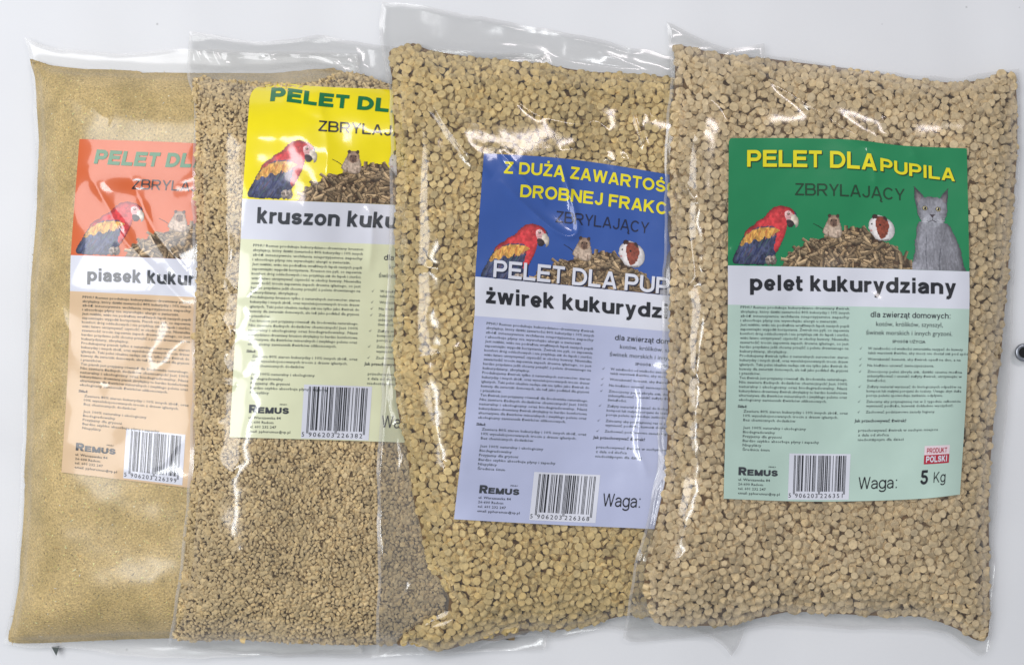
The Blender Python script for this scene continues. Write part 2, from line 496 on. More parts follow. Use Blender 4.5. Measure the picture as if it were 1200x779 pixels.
# ------------------------------------------------------------------ things: one Empty per bag
def bag_empty(name, label, k, group):
    o = bpy.data.objects.new(name, None)
    C.objects.link(o)
    c = BAGS[k]['ring'].mean(0)
    z0 = float(np.min(BAGS[k]['bottom'][in_poly(GX, GY, BAGS[k]['ring'])]))
    loc = world_pt(c[0], c[1], max(0.0, z0 - 1.5))
    o.location = tuple(float(v) for v in loc)
    o.empty_display_size = 0.02
    BASE[o.name] = tuple(float(v) for v in loc)
    o["label"] = label
    o["category"] = "bag"
    o["group"] = group
    return o


def coons(f, nu, nv):
    def res(pts, n):
        p = smooth_poly(pts, 14, False)
        p = p + np.stack([1.4 * vnoise(p[:, 0], p[:, 1], 21, 401), 1.4 * vnoise(p[:, 0], p[:, 1], 24, 403)], -1)
        s = np.concatenate([[0], np.cumsum(np.hypot(*np.diff(p, axis=0).T))])
        t = np.linspace(0, s[-1], n)
        return np.stack([np.interp(t, s, p[:, 0]), np.interp(t, s, p[:, 1])], -1)
    T, B, L, R = res(f['top'], nu), res(f['bottom'], nu), res(f['left'], nv), res(f['right'], nv)
    u = np.linspace(0, 1, nu)[None, :, None]; v = np.linspace(0, 1, nv)[:, None, None]
    return ((1 - v) * T[None] + v * B[None] + (1 - u) * L[:, None] + u * R[:, None]
            - ((1 - u) * (1 - v) * T[0] + u * (1 - v) * T[-1] + (1 - u) * v * B[0] + u * v * B[-1]))


def build_film(k, root, mat):
    """front sheet of the bag with its folds, welded all round to the back sheet that lies on what is below"""
    nu, nv = 250, 400
    P = coons(BAGS[k]['film'], nu, nv)
    x, y = P[..., 0], P[..., 1]
    z = film_z(k, x, y)
    # the welded rim: front comes down to the back sheet
    zb = sample(BAGS[k]['bottom'], x, y)
    iu = np.minimum(np.arange(nu), nu - 1 - np.arange(nu))[None, :]; iv = np.minimum(np.arange(nv), nv - 1 - np.arange(nv))[:, None]
    rim = np.clip(np.minimum(iu, iv) / 3.0, 0, 1)
    lift = 1.6 * np.maximum(0, vnoise(x, y, 60, 90 + k))
    z = np.where(rim < 1, zb + 0.5 + lift * (1 - rim) + (z - zb - 0.5) * rim, z)
    front = world_pt(x, y, z).reshape(-1, 3)
    # back sheet, on every 5th line
    ju = np.unique(np.concatenate([np.arange(0, nu, 5), [nu - 1]])); jv = np.unique(np.concatenate([np.arange(0, nv, 5), [nv - 1]]))
    xb, yb = x[np.ix_(jv, ju)], y[np.ix_(jv, ju)]
    zz = sample(BAGS[k]['bottom'], xb, yb) - 0.6
    edge = np.zeros(xb.shape, bool); edge[0] = edge[-1] = True; edge[:, 0] = edge[:, -1] = True
    zz = np.where(edge, z[np.ix_(jv, ju)] - 0.25, zz)
    back = world_pt(xb, yb, zz).reshape(-1, 3)
    F1 = grid_faces(nu, nv)
    F2 = grid_faces(len(ju), len(jv))[:, ::-1] + len(front)
    fi, fj = np.meshgrid(np.arange(nu - 1), np.arange(nv - 1))
    weld = (np.minimum(np.minimum(fi, nu - 2 - fi), np.minimum(fj, nv - 2 - fj)) < 2).ravel().astype(int)
    o = mesh_obj("film", np.concatenate([front, back]), np.concatenate([F1, F2]), [mat, WELD], root, smooth=True,
                 face_mat=np.concatenate([weld, np.zeros(len(F2), int)]))
    return o


# ------------------------------------------------------------------ contents
def poisson(k, rmin, tries, seed):
    b = BAGS[k]
    r = np.random.default_rng(seed)
    x0, y0 = b['fillp'].min(0); x1, y1 = b['fillp'].max(0)
    x1 = min(x1, b['vis'])
    cand = np.stack([r.uniform(x0, x1, tries), r.uniform(y0, y1, tries)], -1)
    ok = sample(b['d'], cand[:, 0], cand[:, 1]) > rmin * 0.55
    cell = rmin / math.sqrt(2)
    occ = {}
    out = []
    r2 = rmin * rmin
    for x, y in cand[ok]:
        ci, cj = int(x / cell), int(y / cell)
        good = True
        for i in range(ci - 2, ci + 3):
            for j in range(cj - 2, cj + 3):
                q = occ.get((i, j))
                if q is not None and (q[0] - x) ** 2 + (q[1] - y) ** 2 < r2:
                    good = False
                    break
            if not good:
                break
        if good:
            occ[(ci, cj)] = (x, y)
            out.append((x, y))
    return np.array(out)


def rot_mats(n, upright, r):
    """random orientations; a share of them nearly upright"""
    tilt = np.where(r.random(n) < upright, np.abs(r.normal(0, 0.32, n)), np.arccos(r.uniform(0, 1, n)))
    az = r.uniform(0, math.tau, n); sp = r.uniform(0, math.tau, n)
    ca, sa, ct, st, cs, ss = np.cos(az), np.sin(az), np.cos(tilt), np.sin(tilt), np.cos(sp), np.sin(sp)
    z = np.zeros(n); o = np.ones(n)
    Rz = np.stack([ca, -sa, z, sa, ca, z, z, z, o], -1).reshape(-1, 3, 3)
    Ry = np.stack([ct, z, st, z, o, z, -st, z, ct], -1).reshape(-1, 3, 3)
    Rs = np.stack([cs, -ss, z, ss, cs, z, z, z, o], -1).reshape(-1, 3, 3)
    return Rz @ Ry @ Rs


def pellet_proto(sides=12):
    rings = [(0.86, 0.5), (1.0, 0.40), (1.0, -0.40), (0.86, -0.5)]
    V = [(0, 0, 0.47)]
    for rr, zz in rings:
        for i in range(sides):
            a = math.tau * i / sides
            V.append((rr * math.cos(a), rr * math.sin(a), zz))
    V.append((0, 0, -0.47))
    F = []
    for i in range(sides):
        F.append((0, 1 + i, 1 + (i + 1) % sides))
    for q in range(3):
        for i in range(sides):
            a = 1 + q * sides + i; b2 = 1 + q * sides + (i + 1) % sides
            F.append((a, a + sides, b2 + sides)); F.append((a, b2 + sides, b2))
    e = len(V) - 1
    for i in range(sides):
        F.append((e, e - sides + (i + 1) % sides, e - sides + i))
    return np.array(V, float), np.array(F)


def crumb_proto():
    bm = bmesh.new()
    bmesh.ops.create_icosphere(bm, subdivisions=1, radius=1.0)
    V = np.array([v.co[:] for v in bm.verts]); F = np.array([[v.index for v in f.verts] for f in bm.faces])
    bm.free()
    return V, F


def scatter(k, proto, pts, depth, size_fn, upright, color_fn, seed, jitter=0.0):
    """pieces pressed up against the film; returns verts, faces, colours"""
    r = np.random.default_rng(seed)
    V, F = proto
    n = len(pts)
    sc3 = size_fn(n, r)
    W = V[None] * sc3[:, None, :]
    if jitter:
        W = W * (1 + jitter * r.uniform(-1, 1, W.shape[:2] + (1,)))
    M = rot_mats(n, upright, r)
    W = np.einsum('nij,nvj->nvi', M, W)
    X = pts[:, None, 0] + W[..., 0]; Y = pts[:, None, 1] + W[..., 1]
    surf = sample(BAGS[k]['top'], X, Y)
    dd = sample(BAGS[k]['d'], X, Y)
    gap = np.where(dd > 0, surf - W[..., 2], 1e3)
    zc = gap.min(1)
    lim = sample(BAGS[k]['bottom'], pts[:, 0], pts[:, 1]) + 3
    zc = np.maximum(zc - depth - r.uniform(0, 1.2, n), lim)
    Z = zc[:, None] + W[..., 2]
    col = np.repeat(color_fn(n, r, pts)[:, None, :], V.shape[0], 1)
    FF = (F[None] + (np.arange(n) * len(V))[:, None, None]).reshape(-1, F.shape[1])
    return world_pt(X, Y, Z).reshape(-1, 3), FF, col.reshape(-1, 3)


def join(parts):
    off = 0
    VV, FF, CC = [], [], []
    for v, f, c in parts:
        VV.append(v); FF.append(f + off); CC.append(c)
        off += len(v)
    return np.concatenate(VV), np.concatenate(FF), np.concatenate(CC)


def core(k, depth, col, step=6.0, seed=0):
    """the mass of the contents behind the outermost pieces: closed top and underside"""
    b = BAGS[k]
    x0, y0 = b['fillp'].min(0); x1, y1 = b['fillp'].max(0)
    xs = np.arange(x0, x1 + step, step); ys = np.arange(y0, y1 + step, step)
    X, Y = np.meshgrid(xs, ys)
    for _ in range(3):     # rim vertices settle on the outline
        d = sample(b['d'], X, Y)
        gx = (sample(b['d'], X + 2, Y) - sample(b['d'], X - 2, Y)) / 4; gy = (sample(b['d'], X, Y + 2) - sample(b['d'], X, Y - 2)) / 4
        mv = np.where((d < 1.2) & (d > -1.45 * step), 1.2 - d, 0)
        X = X + gx * mv; Y = Y + gy * mv
    d = sample(b['d'], X, Y)
    bot = sample(b['bottom'], X, Y) + 0.6
    low = sample(b['top'], X, Y)
    if depth > 3:
        for rad in (4.5, 9.0):
            for a_ in range(8):
                low = np.minimum(low, sample(b['top'], X + rad * math.cos(a_ * math.pi / 4), Y + rad * math.sin(a_ * math.pi / 4)))
    top = np.maximum(low - depth, bot + 0.4)
    nu, nv = len(xs), len(ys)
    g = grid_faces(nu, nv)
    keep = (d.ravel()[g] > 0.2).all(1)
    g = g[keep]
    tris = np.concatenate([g[:, [0, 1, 2]], g[:, [0, 2, 3]]])
    Vt = world_pt(X, Y, top).reshape(-1, 3); Vb = world_pt(X, Y, bot).reshape(-1, 3)
    e = np.concatenate([g[:, [0, 1]], g[:, [1, 2]], g[:, [2, 3]], g[:, [3, 0]]])
    key = np.sort(e, 1); u, inv, cnt = np.unique(key, axis=0, return_inverse=True, return_counts=True)
    be = e[cnt[inv.ravel()] == 1]
    n = len(Vt)
    side = np.concatenate([np.stack([be[:, 0], be[:, 0] + n, be[:, 1] + n], 1), np.stack([be[:, 0], be[:, 1] + n, be[:, 1]], 1)])
    F = np.concatenate([tris, tris[:, ::-1] + n, side])
    used, inv2 = np.unique(F, return_inverse=True)
    V = np.concatenate([Vt, Vb])[used]
    return V, inv2.reshape(F.shape), np.tile(np.asarray(lin(col))[None], (len(V), 1))


def tone(base, spread, warm=0.06):
    bl = lin(base)

    def fn(n, r, pts):
        k = np.exp(r.normal(0, spread, n))[:, None]
        w = r.normal(0, warm, n)[:, None] * np.array([[0.35, 0, -1.0]])
        patch = 1 + (0.10 * vnoise(pts[:, 0], pts[:, 1], 70, 5) + 0.07 * vnoise(pts[:, 0], pts[:, 1], 19, 6))[:, None]
        return np.clip(bl[None] * k * (1 + w) * patch, 0, 0.9)
    return fn


# ------------------------------------------------------------------ printing on the labels
FONT_CACHE = {}


def text_mesh(s, bold=0.0, shear=0.0, res=3):
    key = (s, bold, shear, res)
    if key in FONT_CACHE:
        return FONT_CACHE[key]
    cu = bpy.data.curves.new("t", 'FONT')
    cu.body = s
    cu.size = 1.0
    cu.offset = bold
    cu.shear = shear
    cu.resolution_u = res
    cu.dimensions = '2D'
    cu.fill_mode = 'BOTH'
    ob = bpy.data.objects.new("t", cu)
    C.objects.link(ob)
    dg = bpy.context.evaluated_depsgraph_get()
    me = bpy.data.meshes.new_from_object(ob.evaluated_get(dg))
    V = np.array([v.co[:2] for v in me.vertices]).reshape(-1, 2)
    F = [list(p.vertices) for p in me.polygons]
    bpy.data.objects.remove(ob); bpy.data.curves.remove(cu); bpy.data.meshes.remove(me)
    FONT_CACHE[key] = (V, F)
    return V, F


def cut_mesh(V, F, step):
    """cut flat shapes along a grid so that they can follow a curved surface"""
    bm = bmesh.new()
    vs = [bm.verts.new((x, y, 0)) for x, y in V]
    for f in F:
        try:
            bm.faces.new([vs[i] for i in f])
        except ValueError:
            pass
    for ax in (0, 1):
        lo, hi = V[:, ax].min(), V[:, ax].max()
        for c in np.arange(math.ceil(lo / step) * step, hi, step):
            co = [0, 0, 0]; no = [0, 0, 0]; co[ax] = float(c); no[ax] = 1
            bmesh.ops.bisect_plane(bm, geom=bm.verts[:] + bm.edges[:] + bm.faces[:], plane_co=co, plane_no=no, dist=1e-4)
    bm.verts.index_update()
    V2 = np.array([v.co[:2] for v in bm.verts]); F2 = [[v.index for v in f.verts] for f in bm.faces]
    bm.free()
    return V2, F2


def arc(cx, cy, rx, ry, a0, a1, n=14):
    return [(cx + rx * math.cos(math.radians(a0 + (a1 - a0) * i / n)), cy + ry * math.sin(math.radians(a0 + (a1 - a0) * i / n))) for i in range(n + 1)]


def glyph(ch, w):
    """plain grotesque letters as strokes of even width; cap height 1. -> strokes, width, lowest y, highest y for square ends"""
    h = w / 2
    X = 0.73
    mark = {'Ą': 'A', 'Ż': 'Z', 'Ś': 'S', 'Ć': 'C', 'ż': 'z', 'ą': 'a', 'ó': 'o'}
    if ch in mark:
        S_, W, lo, hi, _ = glyph(mark[ch], w)
        S_ = list(S_)
        t = 1.0 if ch.isupper() else X
        ex = []
        if ch in 'Żż':
            ex.append([(W / 2 - h, t + 0.16), (W / 2 + h, t + 0.16)])
        elif ch in 'ŚĆó':
            ex.append([(W / 2 - 0.06, t + 0.07), (W / 2 + 0.10, t + 0.22)])
        else:
            ex.append([(W - 0.06, 0.02)] + arc(W - 0.02, -0.14, 0.10, 0.09, 130, 290, 8))
        return S_, W, lo, hi, ex
    st = [(h, 0), (h, 1)]
    t, b = 1 - h, h
    big = 9.0

    def bowl(x0, x1, y0, y1, rx=None):
        r = (y1 - y0) / 2
        rx = r if rx is None else rx
        return [(x0, y1), (x1 - rx, y1)] + arc(x1 - rx, (y0 + y1) / 2, rx, r, 90, -90)[1:] + [(x0, y0)]
    if ch == 'P':
        W = .80; return [st, bowl(h, W - h, .44, t)], W, -big, big, []
    if ch == 'R':
        W = .88; return [st, bowl(h, W - h - .04, .47, t), [(.42, .50), (W - h * 1.1, -.05)]], W, 0, 1, []
    if ch == 'B':
        W = .84; return [st, bowl(h, W - h - .05, .52, t), bowl(h, W - h, b, .52)], W, -big, big, []
    if ch == 'E':
        return [st, [(h, t), (.76, t)], [(h, .52), (.71, .52)], [(h, b), (.78, b)]], .78, -big, big, []
    if ch == 'F':
        return [st, [(h, t), (.74, t)], [(h, .50), (.66, .50)]], .74, -big, big, []
    if ch == 'L':
        return [st, [(h, b), (.72, b)]], .72, -big, big, []
    if ch == 'T':
        return [[(0, t), (.82, t)], [(.41, 0), (.41, t)]], .82, -big, big, []
    if ch == 'D':
        W = .92; return [st, bowl(h, W - h, b, t, .40)], W, -big, big, []
    if ch == 'I':
        return [st], w, -big, big, []
    if ch == 'U':
        W = .86; return [[(h, 1), (h, .36)] + arc(W / 2, .36, W / 2 - h, .36 - h, 180, 360)[1:] + [(W - h, 1)]], W, -big, big, []
    if ch == 'J':
        W = .64; return [[(W - h, 1), (W - h, .32)] + arc(W / 2, .32, W / 2 - h, .32 - h, 0, -172)[1:]], W, -big, big, []
    if ch == 'A':
        W = .96; k = h * 1.12
        return [[(k - .03, -.08), (W / 2 + .02, 1.1)], [(W - k + .03, -.08), (W / 2 - .02, 1.1)], [(.22, .29), (W - .22, .29)]], W, 0, 1, []
    if ch == 'Y':
        W = .90; k = h * 1.15
        return [[(k - .06, 1.1), (W / 2, .40)], [(W - k + .06, 1.1), (W / 2, .40)], [(W / 2, 0), (W / 2, .46)]], W, 0, 1, []
    if ch == 'Z':
        W = .80; return [[(.04, t), (W - .02, t)], [(0, b), (W, b)], [(h * .9 - .02, b * .6), (W - h * .9, 1 - b * .6)]], W, 0, 1, []
    if ch == 'N':
        W = .86; return [st, [(W - h, 0), (W - h, 1)], [(h * .7, 1.02), (W - h * .7, -.02)]], W, 0, 1, []
    if ch == 'M':
        W = 1.0; return [st, [(W - h, 0), (W - h, 1)], [(h * .8, 1.06), (W / 2 + .02, -.04)], [(W - h * .8, 1.06), (W / 2 - .02, -.04)]], W, 0, 1, []
    if ch == 'K':
        W = .92; return [st, [(h, .33), (W - h * 1.3, 1.06)], [(.34, .55), (W - h * .9, -.05)]], W, 0, 1, []
    if ch == 'W':
        W = 1.30; k = h * 1.05
        return [[(k - .02, 1.06), (.36, -.06)], [(.34, -.06), (.66, 1.06)], [(.64, 1.06), (.96, -.06)], [(.94, -.06), (W - k + .02, 1.06)]], W, 0, 1, []
    if ch == 'C':
        W = .90; return [arc(W / 2 + .01, .5, W / 2 - h, .5 - h + .01, 38, 322, 26)], W, -big, big, []
    if ch == 'O':
        W = .98; return [arc(W / 2, .5, W / 2 - h, .5 - h + .01, 90, 450, 32)], W, -big, big, []
    if ch == 'S':
        W = .82; q_ = (1 - w) / 4 + .003
        return [arc(W / 2, 1 - h - q_, W / 2 - h - .02, q_, 15, 270, 16) + arc(W / 2, h + q_, W / 2 - h, q_, 90, -165, 16)], W, -big, big, []
    xm, xt = X / 2, X - h
    if ch in 'pdbgq':
        W = .68
        o = arc(W / 2, xm, W / 2 - h, xm - h + .01, 90, 450, 26)
        if ch == 'p':
            return [[(h, -.28), (h, X)], o], W, -big, big, []
        if ch == 'b':
            return [[(h, 0), (h, 1)], o], W, -big, big, []
        if ch == 'd':
            return [[(W - h, 0), (W - h, 1)], o], W, -big, big, []
        return [[(W - h, X), (W - h, -.06)] + arc(W / 2, -.06, W / 2 - h, .22 - h + .01, 0, -160)[1:], o], W, -big, big, []
    if ch == 'o':
        W = .70; return [arc(W / 2, xm, W / 2 - h, xm - h + .01, 90, 450, 26)], W, -big, big, []
    if ch == 'c':
        W = .64; return [arc(W / 2 + .02, xm, W / 2 - h, xm - h + .01, 42, 318, 22)], W, -big, big, []
    if ch == 'e':
        W = .68; return [[(h, xm - .02), (W - h, xm - .02)], arc(W / 2, xm, W / 2 - h, xm - h + .01, -4, 322, 24)], W, -big, big, []
    if ch == 'a':
        W = .66
        return [[(W - h - .01, 0), (W - h - .01, .46)] + arc(W / 2 - .01, .46, W / 2 - h, xt - .46 + .01, 0, 165)[1:], [(W - h, .42), (.34, .40)] + arc(.29, .215, .29 - h, .215 - h + .02, 90, 300)[1:] + [(W - h - .02, .20)]], W, -big, big, []
    if ch in 'nhmr':
        W = {'n': .64, 'h': .64, 'm': 1.02, 'r': .44}[ch]
        S_ = [[(h, 0), (h, 1 if ch == 'h' else X)]]
        if ch == 'r':
            S_.append(arc(.40, .42, .40 - h, xt - .42, 172, 88, 8))
        elif ch == 'm':
            m_ = W / 2
            for a0, a1 in ((h, m_), (m_, W - h)):
                S_.append(arc((a0 + a1) / 2, .46, (a1 - a0) / 2, xt - .46 + .01, 172, 0) + [(a1, 0)])
        else:
            S_.append(arc(W / 2, .44, W / 2 - h, xt - .44 + .01, 172, 0) + [(W - h, 0)])
        return S_, W, -big, big, []
    if ch == 'u':
        W = .64; return [[(W - h, 0), (W - h, X)], [(h, X), (h, .30)] + arc(W / 2, .30, W / 2 - h, .30 - h + .01, 180, 352)[1:]], W, -big, big, []
    if ch == 'i':
        return [[(h, 0), (h, X)], [(h, 1 - w * .95), (h, 1)]], w, -big, big, []
    if ch == 'l':
        return [[(h, 0), (h, 1)]], w, -big, big, []
    if ch == 't':
        return [[(.15, .94), (.15, .20)] + arc(.15 + .16, .20, .16, .20 - h + .01, 180, 285, 8)[1:], [(0, xt), (.40, xt)]], .40, -big, big, []
    if ch == 'k':
        W = .66; return [[(h, 0), (h, 1)], [(h, .24), (W - h * 1.3, X + .05)], [(.26, .42), (W - h * .9, -.05)]], W, 0, 1, []
    if ch == 'z':
        W = .62; return [[(.03, xt), (W - .02, xt)], [(0, b), (W, b)], [(h * .95, b * .7), (W - h * .95, X - b * .7)]], W, 0, X, []
    if ch == 'y':
        W = .68; k = h * 1.1
        return [[(k - .02, X + .06), (W / 2 + .02, -.02)], [(W - k + .03, X + .08), (W / 2 - .045, -.16), (W / 2 - .12, -.225), (W / 2 - .24, -.21)]], W, -.5, X, []
    if ch == 'w':
        W = 1.0; k = h * 1.0
        return [[(k - .02, X + .06), (.29, -.06)], [(.27, -.06), (.51, X + .06)], [(.49, X + .06), (.73, -.06)], [(.71, -.06), (W - k + .02, X + .06)]], W, 0, X, []
    if ch == 's':
        W = .60; q_ = (X - w) / 4 + .003
        return [arc(W / 2, X - h - q_, W / 2 - h - .01, q_, 20, 270, 16) + arc(W / 2, h + q_, W / 2 - h, q_, 90, -162, 16)], W, -big, big, []
    if ch == ':':
        return [[(h, 0), (h, w * 1.05)], [(h, X - w * 1.05), (h, X)]], w, -big, big, []
    if ch == '5':
        W = .70; return [[(W - .06, t), (.16 + h * .3, t), (.10 + h * .6, .52)], arc(W / 2 - .01, .325, W / 2 - h, .325 - h + .01, 128, -165, 22)], W, -big, big, []
    return [], .34, -big, big, []


ADV = dict(zip("abcdeghiklmnoprstuwyz", (556, 611, 556, 611, 556, 611, 611, 278, 556, 278, 889, 611, 611, 611, 389, 556, 333, 611, 778, 556, 500)))
ADV.update(zip("ABCDEFIJKLMNOPRSTUWYZ5 :", (722, 722, 722, 722, 667, 611, 278, 556, 722, 611, 833, 722, 778, 667, 722, 667, 611, 722, 944, 667, 611, 556, 278, 333)))
ADV.update({'Ą': 722, 'Ż': 611, 'Ś': 667, 'Ć': 722, 'ż': 500, 'ą': 556, 'ó': 611})
GLYPHS = {}


def glyph_mesh(ch, w, res):
    """the union of a letter's strokes, contoured on a fine grid of triangles"""
    key = (ch, round(w, 3), round(res, 4))
    if key in GLYPHS:
        return GLYPHS[key]
    S_, W, lo, hi, extra = glyph(ch, w)
    if not S_:
        GLYPHS[key] = (None, None, W)
        return GLYPHS[key]
    P = np.concatenate([np.array(q_, float) for q_ in S_ + extra])
    xs = np.arange(P[:, 0].min() - w, P[:, 0].max() + w + res, res); ys = np.arange(P[:, 1].min() - w, P[:, 1].max() + w + res, res)
    X, Y = np.meshgrid(xs, ys)

    def sdf(strokes):
        f = np.full(X.shape, 9.0)
        for q_ in strokes:
            q_ = np.array(q_, float)
            n = len(q_) - 1
            loop = np.hypot(*(q_[0] - q_[-1])) < 1e-6
            for i in range(n):
                a, d = q_[i], q_[i + 1] - q_[i]
                L = math.hypot(*d); d = d / max(L, 1e-9)
                u = (X - a[0]) * d[0] + (Y - a[1]) * d[1]
                v = np.abs(-(X - a[0]) * d[1] + (Y - a[1]) * d[0])
                pre, post = np.maximum(-u, 0), np.maximum(u - L, 0)
                g = np.hypot(v, pre + post) - w / 2
                if i == 0 and not loop:
                    g = np.maximum(g, -u)
                if i == n - 1 and not loop:
                    g = np.maximum(g, u - L)
                f = np.minimum(f, g)
        return f
    f = np.maximum(sdf(S_), np.maximum(lo - Y, Y - hi))
    if extra:
        f = np.minimum(f, sdf(extra))
    nx = len(xs)
    fl = f.ravel(); co = np.stack([X, Y], -1).reshape(-1, 2)
    g = grid_faces(nx, len(ys))
    tri = np.concatenate([g[:, [0, 1, 2]], g[:, [0, 2, 3]]])
    ins = fl[tri] < 0
    cnt = ins.sum(1)
    out = [co[tri[cnt == 3]].reshape(-1, 3, 2)]
    for c in (1, 2):
        tr = tri[cnt == c]; sel = ins[cnt == c] if c == 1 else ~ins[cnt == c]
        k = sel.argmax(1)
        r_ = np.arange(len(tr))
        A, B, D = tr[r_, k], tr[r_, (k + 1) % 3], tr[r_, (k + 2) % 3]
        ab = co[A] + (co[B] - co[A]) * (fl[A] / (fl[A] - fl[B]))[:, None]
        ad = co[A] + (co[D] - co[A]) * (fl[A] / (fl[A] - fl[D]))[:, None]
        if c == 1:
            out.append(np.stack([co[A], ab, ad], 1))
        else:
            out.append(np.stack([ab, co[B], co[D]], 1)); out.append(np.stack([ab, co[D], ad], 1))
    V = np.concatenate(out).reshape(-1, 2)
    key2 = np.round(V / (res * 0.02)).astype(np.int64)
    _, first, inv = np.unique(key2, axis=0, return_index=True, return_inverse=True)
    F = inv.reshape(-1, 3)
    F = F[(F[:, 0] != F[:, 1]) & (F[:, 1] != F[:, 2]) & (F[:, 0] != F[:, 2])]
    GLYPHS[key] = (V[first], F, W)
    return GLYPHS[key]


class Ink:
    """flat printed shapes in label coordinates (x right, y down, about one photo pixel per unit)"""

    def __init__(self):
        self.V = []; self.F = []; self.n = 0

    def add(self, V, F):
        V = np.asarray(V, float)
        self.V.append(V); self.F += [[i + self.n for i in f] for f in F]; self.n += len(V)

    def text(self, s, x0, base, cap, x1=None, bold=0.0, shear=0.0, res=3, bend=None, align='l', cut=0.0, wide=1.0):
        V, F = text_mesh(s, bold, shear, res)
        if len(V) == 0:
            return self
        V = V.copy()
        h = cap / 0.727
        w0, w1 = V[:, 0].min(), V[:, 0].max()
        if x1 is not None:
            X = x0 + (V[:, 0] - w0) / (w1 - w0) * (x1 - x0)
        else:
            X = (V[:, 0] - w0) * h * wide
            if align == 'c':
                X = X - X.max() / 2
            elif align == 'r':
                X = X - X.max()
            X = X + x0
        W = np.stack([X, base - V[:, 1] * h], -1)
        if cut:
            W, F = cut_mesh(W, F, cut)
        if bend is not None:
            W[:, 1] += bend(W[:, 0])
        self.add(W, F)
        return self

    def word(self, s, x0, base, cap, x1, weight=0.19, shear=0.0, bend=None, res=0.5):
        """strings set in the stroke letters, stretched to the measured length"""
        adv = 0.0
        VV = []
        for ch in s:
            V, F, W = glyph_mesh(ch, weight, res / cap)
            step = ADV[ch] / 716.0
            if V is not None:
                kx = (step - 0.10) / W if ch not in 'Iil:tr5J' else 1.0
                VV.append((np.stack([V[:, 0] * kx + adv + (step - W * kx) / 2 + shear * V[:, 1], V[:, 1]], -1), F))
            adv += step
        lo = min(v[:, 0].min() for v, _ in VV); hi = max(v[:, 0].max() for v, _ in VV)
        for v, F in VV:
            W_ = np.stack([x0 + (v[:, 0] - lo) / (hi - lo) * (x1 - x0), base - v[:, 1] * cap], -1)
            if bend is not None:
                W_[:, 1] += bend(W_[:, 0])
            self.add(W_, F[:, ::-1].tolist())
        return self

    def rect(self, x0, y0, x1, y1, step=6.0):
        nx = max(1, int(math.ceil((x1 - x0) / step))); ny = max(1, int(math.ceil((y1 - y0) / step)))
        X, Y = np.meshgrid(np.linspace(x0, x1, nx + 1), np.linspace(y0, y1, ny + 1))
        self.add(np.stack([X, Y], -1).reshape(-1, 2), grid_faces(nx + 1, ny + 1).tolist())
        return self

    def poly(self, pts):
        self.add(pts, [list(range(len(pts)))])
        return self

    def tick(self, x, y, s=1.0):
        return self.poly([(x, y), (x + 1.6 * s, y + 2.2 * s), (x + 5 * s, y - 3 * s), (x + 1.6 * s, y + 0.8 * s)])


class LabelMap:
    """lofts label coordinates through measured rows of the label on the bag"""

    def __init__(self, k, rows, width=284.0):
        self.k = k; self.w = width
        self.ly = np.array([r[0] for r in rows], float)
        self.N = 65
        R = []
        for _, pts in rows:
            p = smooth_poly(pts, 10, False) if len(pts) > 2 else np.array(pts, float)
            s = np.concatenate([[0], np.cumsum(np.hypot(*np.diff(p, axis=0).T))]); s /= s[-1]
            t = np.linspace(0, 1, self.N)
            R.append(np.stack([np.interp(t, s, p[:, 0]), np.interp(t, s, p[:, 1])], -1))
        self.R = np.array(R)

    def px(self, lx, ly):
        lx = np.asarray(lx, float); ly = np.asarray(ly, float)
        u = np.clip(lx / self.w, 0, 1) * (self.N - 1)
        iu = np.clip(u.astype(int), 0, self.N - 2); fu = (u - iu)[..., None]
        j = np.clip(np.searchsorted(self.ly, ly, side='right') - 1, 0, len(self.ly) - 2)
        fv = ((ly - self.ly[j]) / (self.ly[j + 1] - self.ly[j]))[..., None]
        # cubic Hermite down the rows
        R = self.R
        n = len(self.ly)

        def row(i):
            return R[i, iu] * (1 - fu) + R[i, iu + 1] * fu
        j0 = np.maximum(j - 1, 0); j1 = j; j2 = j + 1; j3 = np.minimum(j + 2, n - 1)
        p0, p1, p2, p3 = row(j0), row(j1), row(j2), row(j3)
        h = (self.ly[j2] - self.ly[j1])[..., None]
        m1 = np.where((j0 == j1)[..., None], (p2 - p1), (p2 - p0) * h / np.maximum((self.ly[j2] - self.ly[j0])[..., None], 1e-6))
        m2 = np.where((j3 == j2)[..., None], (p2 - p1), (p3 - p1) * h / np.maximum((self.ly[j3] - self.ly[j1])[..., None], 1e-6))
        t = fv
        return ((2 * t ** 3 - 3 * t ** 2 + 1) * p1 + (t ** 3 - 2 * t ** 2 + t) * m1 + (-2 * t ** 3 + 3 * t ** 2) * p2 + (t ** 3 - t ** 2) * m2)

    def z(self, x, y):
        f = film_z(self.k, x, y)
        return f

    def pts(self, lx, ly, lift):
        p = self.px(lx, ly)
        z = self.z(p[..., 0], p[..., 1]) + lift
        return world_pt(p[..., 0], p[..., 1], z)

    def normals(self, lx, ly):
        e = 1.0
        a = self.pts(lx + e, ly, 0) - self.pts(lx - e, ly, 0)
        b = self.pts(lx, ly - e, 0) - self.pts(lx, ly + e, 0)
        n = np.cross(a, b)
        return n / np.maximum(np.linalg.norm(n, axis=-1, keepdims=True), 1e-12)


def print_obj(name, ink, lm, mat, parent, lift):
    V = np.concatenate(ink.V)
    W = lm.pts(V[:, 0], V[:, 1], lift)
    o = mesh_obj(name, W, ink.F, mat, parent, smooth=True)
    me = o.data
    if len(me.vertices) == len(V):
        nr = lm.normals(V[:, 0], V[:, 1])
        me.normals_split_custom_set_from_vertices([tuple(q) for q in nr])
    return o


